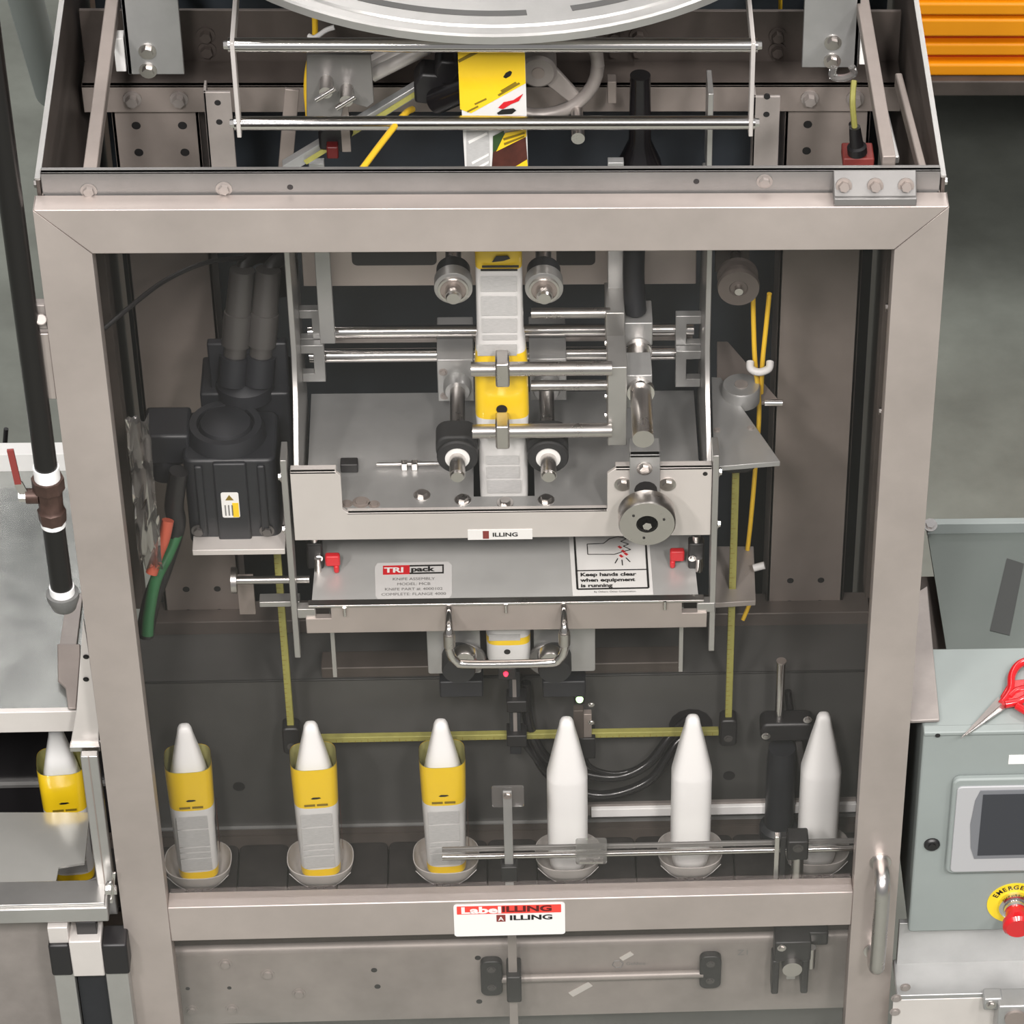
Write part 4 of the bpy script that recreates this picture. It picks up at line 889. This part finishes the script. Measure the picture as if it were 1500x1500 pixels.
# ================================================================ outside left
pp = thing('drop_pipe', 'black steel drop pipe with ball valve left of the door', 'pipe')
XP = at(72, 720, .0).x; R1 = .0158
zv1, zv0 = at(75, 700, 0).z, at(82, 762, 0).z; zend = at(88, 868, 0).z
G().cyl((XP, 0, zv1), (XP, 0, 1.6), R1, None, 24).o('upper_pipe', 'pipe_black', pp); G().cyl((XP, 0, zend), (XP, 0, zv0), R1, None, 24).o('lower_pipe', 'pipe_black', pp)
G().cyl((XP, 0, zv1-.004), (XP, 0, zv1+.020), R1+.0022, None, 24).o('thread_tape', 'tape_white', pp); G().cyl((XP, 0, zv0-.008), (XP, 0, zv0+.004), R1+.0015, None, 24).o('thread_tape', 'tape_white', pp); G().cyl((XP, 0, zend-.004), (XP, 0, zend+.012), R1+.0018, None, 24).o('thread_tape', 'tape_white', pp)
vb = G().lathe((XP, 0, zv0), (XP, 0, zv1), [(0, .019), (.25, .020), (.3, .017), (.7, .018), (.75, .0225), (1, .0225)], 8).o('valve_body', 'valve_brass', pp)
zv = (zv0+zv1)/2+.006
G().cyl((XP-.015, 0, zv), (XP-.032, 0, zv), .011, None, 16).o('valve_stem', 'valve_brass', vb); G().cyl((XP-.032, 0, zv), (XP-.042, 0, zv), .008, None, 6).o('stem_nut', 'chrome', vb)
G().bar((XP-.034, -.002, zv+.006), (XP-.040, -.004, zv+.028), .012, .003, YD).o('lever_root', 'satin', vb); G().bar((XP-.040, -.004, zv+.026), (XP-.044, -.006, zv+.088), .009, .004, YD).o('lever', 'red_dull', vb)
G().lathe((XP, 0, zend-.034), (XP, 0, zend), [(0, .008), (.2, .017), (.75, .023), (1, .023)], 24).o('end_cap', 'grey_cap', pp)
tag(G().cyl(az(75, 135, -.9), az(30, -30, -.3), .028, None, 20).o('grey_tube', 'box_grey'), 'slanting grey painted tube behind the black pipe', 'tube')
tag(G().cyl(at(6, 668, .9), at(9, 628, .9), .004, None, 10).o('black_rod', 'black'), 'thin black rod standing at the far edge of the steel table', 'rod')
# tunnel table
tb = thing('tunnel_table', 'bright stainless steel table top left of the cabinet', 'table')
zt_ = at(50, 1040, .08).z; yb_ = az(30, 690, zt_).y
G().box(-1.35, -.625, .08, yb_, zt_-.003, zt_).o('top_sheet', 'table_sheet', tb, .0008)
G().box(-1.35, -.627, yb_, yb_+.03, zt_-.03, zt_+.034).o('rear_rim', 'white', tb, .001)
G().box(-1.35, -.622, .072, .082, zt_-.038, zt_+.003).o('front_apron', 'alu_light', tb, .001)
G().box(-1.35, -.64, .10, yb_, zt_-.036, zt_-.03).o('underside', 'dark_steel', tb); G().box(-1.35, -.62, .37, .375, ZB-.25, zt_-.036).o('shade_sheet', 'black', tb); G().box(-1.35, -.62, .362, .37, at(20, 1149, .366).z-.004, at(20, 1149, .366).z+.002).o('rear_strip', 'alu', tb)  # black rear sheet added to make the space under the table dark
p = az(115, 970, zt_); 
fl = thing('flap_bracket', 'bent steel flap between the table and the left door stile', 'bracket')
G().prism([az(x, y, zt_+.004) for x, y in ((98, 875), (122, 870), (112, 950), (86, 955))], (0, 0, .003)).o('upper_leaf', 'frame_steel', fl, .001)
G().prism([az(x, y, zt_+.008) for x, y in ((84, 946), (118, 946), (118, 965), (112, 1040), (100, 1040), (96, 1010), (85, 1000))], (0, 0, .004)).o('lower_leaf', 'column_steel', fl, .0015)
G().prism([at(x, y, .045) for x, y in ((122, 905), (131, 960), (145, 1065), (145, 1096), (102, 1098), (112, 1040))], (0, .006, 0)).o('gusset', 'alu_light', fl, .001)
G().box(at(102, 1095, .04).x, at(147, 1095, .04).x, .038, .052, at(120, 1100, .04).z, at(120, 1093, .04).z).o('gusset_lip', 'satin', fl, .001)
for q in ((126, 962), (126, 995)): bolt(at(*q, .044), (0, -1, 0), .003, fl, 'ink', .002)
# reflective plate before the outside bottle, frame bars, legs
mp_ = thing('guide_plate', 'mirror-bright steel guide plate in front of the outside bottle', 'plate')
zp_ = at(70, 1190, .185).z
G().prism([az(x, y, zp_) for x, y in ((-160, 1190), (131, 1190), (124, 1264), (86, 1270), (76, 1322), (-160, 1326))], (0, 0, -.004)).o('plate', 'mirror_plate', mp_)
gf = thing('guard_frame', 'aluminium guard frame with front bar left of the door', 'frame')
a, b = at(0, 1338, -.02), at(158, 1332, -.02)
G().box(a.x-.5, b.x, -.025, .02, b.z-.022, b.z+.008).o('front_bar', 'alu', gf, .002); G().box(a.x-.5, b.x-.004, -.02, .03, b.z+.008, b.z+.014).o('bar_cap', 'alu', gf, .001)
a, b = at(137, 1098, .035), at(158, 1330, .035); xx = (a.x+b.x)/2
G().box(xx-.014, xx+.012, .02, .034, b.z, a.z).o('upright', 'alu', gf, .002); G().box(xx-.003, xx-.001, .0192, .021, b.z, a.z).o('upright_groove', 'column_steel', gf)
a, b = at(0, 1355, .0), at(80, 1500, .0)
G().box(-1.4, xx-.03, .03, .035, FZ+.3, at(50, 1350, .03).z).o('lower_panel', 'frame_steel', gf)
lg = thing('profile_leg', 'aluminium profile leg with black corner caps below the guard frame', 'leg')
zl1, zl0 = at(130, 1378, -.03).z, at(130, 1425, -.03).z
xa = [at(x, 1400, -.03).x for x in (73, 104, 151, 188)]
G().box(xa[0], xa[1], -.036, .01, zl0, zl1-.004).o('corner_cap', 'black', lg, .004); G().box(xa[2], xa[3], -.036, .01, zl0, zl1-.006).o('corner_cap', 'black', lg, .004); G().box(xa[1], xa[2], -.036, .012, zl0-.002, zl1+.004).o('connector', 'alu_light', lg, .002)
G().box(xa[0]+.002, xa[1]+.001, -.03, .006, FZ, zl0).o('outer_profile', 'alu', lg, .002); G().box(xa[2], xa[3]-.004, -.03, .006, FZ, zl0).o('outer_profile', 'alu', lg, .002)
G().box(xa[1]+.003, xa[2]-.002, -.016, .004, FZ, zl0).o('slot_strip', 'motor_grey', lg); G().box(xa[0]+.002, xa[1], -.03, .0, zl1-.004, zl1+.03).o('upper_stub', 'alu_light', lg, .001)
G().box(xa[1]+.012, xa[2]-.006, -.02, .0, zl1, zl1+.03).o('upper_block', 'black', lg, .001)

# ================================================================ outside right: control box
cb = thing('control_box', 'grey-green painted control box with touch screen right of the door', 'control box')
a, b = at(1336, 1083, .0), at(1321, 1366, .0); xb = .622; zt_ = a.z+.012; zb_ = b.z
G().prism(xz(rrect(xb, 1.15, zb_, zt_, .006), 0), (0, .19, 0)).o('body', 'box_grey', cb, .003)
G().box(xb, 1.15, -.003, .014, zt_-.004, zt_+.004).o('front_lip', 'box_grey', cb, .002)
hole((at(1373, 1079, 0).x, -.003, zt_-.002), (0, -1, 0), .004, cb)
a, b = at(1396, 1137, -.004), at(1396, 1275, -.004); zc1, zc0 = a.z, b.z; x0 = a.x
sc_ = G().prism(xz(rrect(x0, x0+.28, zc0, zc1, .012), -.012), (0, .012, 0)).o('screen_unit', 'box_grey', cb, .003, label='light grey touch screen unit with dark display')
G().prism(xz(rrect(x0+.007, x0+.273, zc0+.007, zc1-.014, .008), -.015), (0, .004, 0)).o('bezel', 'bezel', sc_, .001)
p0, p1 = at(1422, 1160, -.016), at(1436, 1255, -.016); zz1, zz0 = p0.z, p1.z
xx0 = at(1424, 1210, -.016).x
G().prism(xz([(xx0+.008, zz0-.004), (xx0+.001, zz0+.02), (xx0-.003, (zz0+zz1)/2), (xx0+.001, zz1-.02), (xx0+.008, zz1+.002), (xx0+.2, zz1+.002), (xx0+.2, zz0-.004)], -.0165), (0, .002, 0)).o('display_surround', 'bezel_dark', sc_)
xd0 = at(1436, 1210, -.018).x; G().box(xd0, xd0+.17, -.0175, -.016, zz0+.004, zz1-.006).o('display', 'screen', sc_)
c = at(1365, 1236, 0); kn_ = G().lathe((c.x, .001, c.z), (c.x, -.006, c.z), [(0, .0125), (.6, .0125), (1, .010)], 24).o('lock', 'black', cb); G().cyl((c.x, -.006, c.z), (c.x, -.0075, c.z), .006).o('lock_core', 'black_gloss', kn_)
a, b = at(1478, 1106, 0), at(1520, 1118, 0); G().box(a.x, b.x+.02, -.001, 0, b.z, a.z).o('blank_label', 'white', cb)
c = at(1486, 1322, 0); es = G().lathe((c.x, 0, c.z), (c.x, -.002, c.z), [(0, .044), (1, .044)], 48).o('emergency_plate', 'estop_yellow', cb, label='round yellow plate reading EMERGENCY around the stop button')
word = 'EMERGENCY'
for i, ch in enumerate(word):
    q = math.radians(150-i*15); d = Vector((math.cos(q), 0, math.sin(q))); t_ = Vector((math.sin(q), 0, -math.cos(q)))
    txt(ch, .0125, c+d*.036-YD*.0026, t_, d, 'ink', es, align='CENTER', off=.0003)
G().lathe((c.x, -.002, c.z), (c.x, -.022, c.z), [(0, .026), (.5, .026), (.55, .020), (1, .019)], 32).o('chrome_collar', 'chrome', es)
G().lathe((c.x, -.022, c.z), (c.x, -.058, c.z), [(0, .017), (.45, .017), (.6, .024), (.85, .024), (1, .019)], 36).o('red_button', 'red_gloss', es, label='red mushroom stop button')
# strip plate between door and box, horizontal smoked cover behind, duct tape
tag(G().prism([az(x, y, zt_+.004) for x, y in ((1345, 870), (1358, 862), (1376, 1058), (1332, 1060))], (0, 0, .006)).o('filler_plate', 'frame_steel', None, .0015), 'narrow steel filler plate between door and control box', 'plate')
sm_ = thing('smoked_cover', 'smoked grey-green flat cover with white rear edge behind the control box', 'cover')
zc_ = zt_-.03
G().prism([az(x, y, zc_) for x, y in ((1359, 782), (1700, 778), (1720, 955), (1387, 955))], (0, 0, -.006)).o('sheet', 'smoked', sm_)
p, q = az(1358, 782, zc_), az(1700, 778, zc_); G().box(p.x, q.x, p.y, p.y+.014, zc_-.004, zc_+.020).o('rear_edge', 'box_grey', sm_, .001)
bolt((p.x+.004, p.y, zc_+.018), (0, -.4, .9), .008, sm_, 'chrome')
tag(G().prism([az(x, y, zc_+.0006) for x, y in ((1475, 818), (1500, 826), (1479, 931), (1450, 924))], (0, 0, .0006)).o('duct_tape_strip', 'duct_tape'), 'dark duct tape strip stuck on the smoked cover', 'tape')
G_ = tag(G().box(.655, 1.2, .21, .44, zc_-.5, zc_-.04).o('cover_base', 'dark_steel', None, .002), 'dark steel base under the smoked cover', 'base')
# scissors lying on the box
sx_ = thing('scissors', 'red-handled scissors lying on the control box', 'scissors')
zz = zt_+.006
G().prism([az(x, y, zz) for x, y in ((1409, 1080), (1467, 1026), (1477, 1036), (1416, 1078))], (0, 0, .003)).o('blade', 'satin', sx_, .0005)
G().prism([az(x, y, zz+.003) for x, y in ((1407, 1083), (1462, 1022), (1470, 1030))], (0, 0, .002)).o('blade', 'frame_steel', sx_, .0003)
hp = [az(x, y, zz+.006) for x, y in ((1468, 1030), (1480, 1012), (1482, 990), (1492, 974), (1510, 968), (1528, 978), (1530, 998), (1512, 1008), (1490, 1012), (1478, 1022))]
G().tube(hp, .0065, 10).o('handle', 'red_gloss', sx_)
hp = [az(x, y, zz+.006) for x, y in ((1472, 1032), (1492, 1028), (1505, 1022), (1530, 1018), (1550, 1030), (1535, 1050), (1508, 1044), (1490, 1034))]
G().tube(hp, .0065, 10).o('handle', 'red_gloss', sx_)
c = az(1477, 1024, zz); G().prism([az(x, y, zz) for x, y in ((1464, 1026), (1478, 1002), (1502, 1000), (1502, 1026), (1478, 1036))], (0, 0, .009)).o('handle_root', 'red_gloss', sx_, .003); bolt(c+ZD*.009, ZD, .004, sx_, 'chrome', .002, n=12)
# bench below the box
bn = thing('lower_bench', 'pale steel bench with bolts below the control box', 'bench')
zbn = at(1400, 1440, -.02).z
G().box(.61, 1.3, .02, .03, zbn, zb_).o('backing_sheet', 'grey_plate', bn, .001)
G().box(.605, 1.3, -.05, .03, zbn-.004, zbn+.006).o('ledge', 'grey_plate', bn, .002)
G().box(.60, 1.3, -.05, -.045, zbn-.3, zbn-.004).o('front_sheet', 'alu_light', bn, .001)
for q in ((1326, 1446), (1313, 1462), (1311, 1482)): bolt(at(*q, -.05), (0, -1, 0), .006, bn, 'frame_steel', .004, n=14)
ck = thing('shaft_clamp', 'grey split shaft clamp on the bench front below the stop button', 'clamp')
c = at(1484, 1470, -.06); G().box(c.x-.028, c.x+.05, -.09, -.05, c.z-.06, c.z+.026).box(c.x-.05, c.x-.02, -.075, -.05, c.z+.002, c.z+.028).o('block', 'grey_plate', ck, .003)
G().cyl((c.x+.0, -.095, c.z), (c.x+.0, -.06, c.z), .017, None, 24).o('shaft', 'column_steel', ck); bolt((c.x-.038, -.075, c.z+.015), (0, -1, 0), .006, ck, 'satin'); G().box(c.x-.0006, c.x+.0006, -.0906, -.08, c.z-.06, c.z-.015).o('split', 'black', ck)
# orange rack beams lying behind the machine
ZR = .60; y_or = az(1400, 112, FZ+.06+ZR).y
prof = [(0, 0), (0, .055), (.02, .07), (.02, .085), (0, .10), (0, .15), (.12, .15), (.12, 0)]
for i, lab in enumerate(('orange steel rack beam, lowest of the stack', 'orange steel rack beam, second from the bottom of the stack', 'orange steel rack beam, third from the bottom of the stack', 'orange steel rack beam on top of the stack')):
    z = FZ+.06+ZR+i*.16
    t_ = thing('rack_beam', lab, 'beam', 'stacked orange rack beams')
    X0, X1 = .75, 3.6
    for (h0, h1, dy) in ((0, .032, 0), (.050, .082, .006), (.104, .150, 0)): G().box(X0, X1, y_or+dy, y_or+.1, z+h0, z+h1).o('flange', 'orange', t_, .006)
    G().box(X0, X1, y_or+.03, y_or+.1, z+.01, z+.14).o('web', 'orange_dark', t_)  # darker orange painted in for the shade between the flanges
    G().box(X0+.02, X0+.04, y_or-.004, y_or+.11, z, z+.15).o('end_plate', 'orange_dark', t_)
rk = thing('shade_shelf', 'added dark shelf frame under the orange rack beams, shading the floor', 'shelf')
G().box(.7, 3.7, y_or-.02, y_or+1.5, FZ+.02+ZR, FZ+.06+ZR).o('deck', 'dark_steel', rk, .004); G().box(.7, 3.7, y_or+1.45, y_or+1.5, FZ, FZ+.02+ZR).o('shade_panel', 'dark_steel', rk)  # deep deck and dark rear sheet added to keep the floor below shaded
for x in (.72, 3.5):
    for y in (y_or+.3, y_or+1.3): G().box(x, x+.1, y, y+.1, FZ, FZ+.02+ZR).o('leg', 'dark_steel', rk, .004)

# ================================================================ origins at the base of each thing
bpy.context.view_layer.update()
def allch(o):
    r = []
    for c in o.children: r += [c]+allch(c)
    return r
for o in list(COL.objects):
    if o.parent or o.type not in ('EMPTY', 'MESH') or o.get('kind') or o.location.length > 0: continue
    ms = [q for q in [o]+allch(o) if q.type == 'MESH']
    pts = [q.matrix_world @ v.co for q in ms for v in q.data.vertices]
    lo = Vector([min(p[i] for p in pts) for i in range(3)]); hi = Vector([max(p[i] for p in pts) for i in range(3)])
    c = Vector(((lo.x+hi.x)/2, (lo.y+hi.y)/2, lo.z))
    if o.type == 'EMPTY':
        o.location = c
        for q in o.children: q.location = q.location-c
    elif o.data.users == 1:
        o.data.transform(Matrix.Translation(-c)); o.location = c
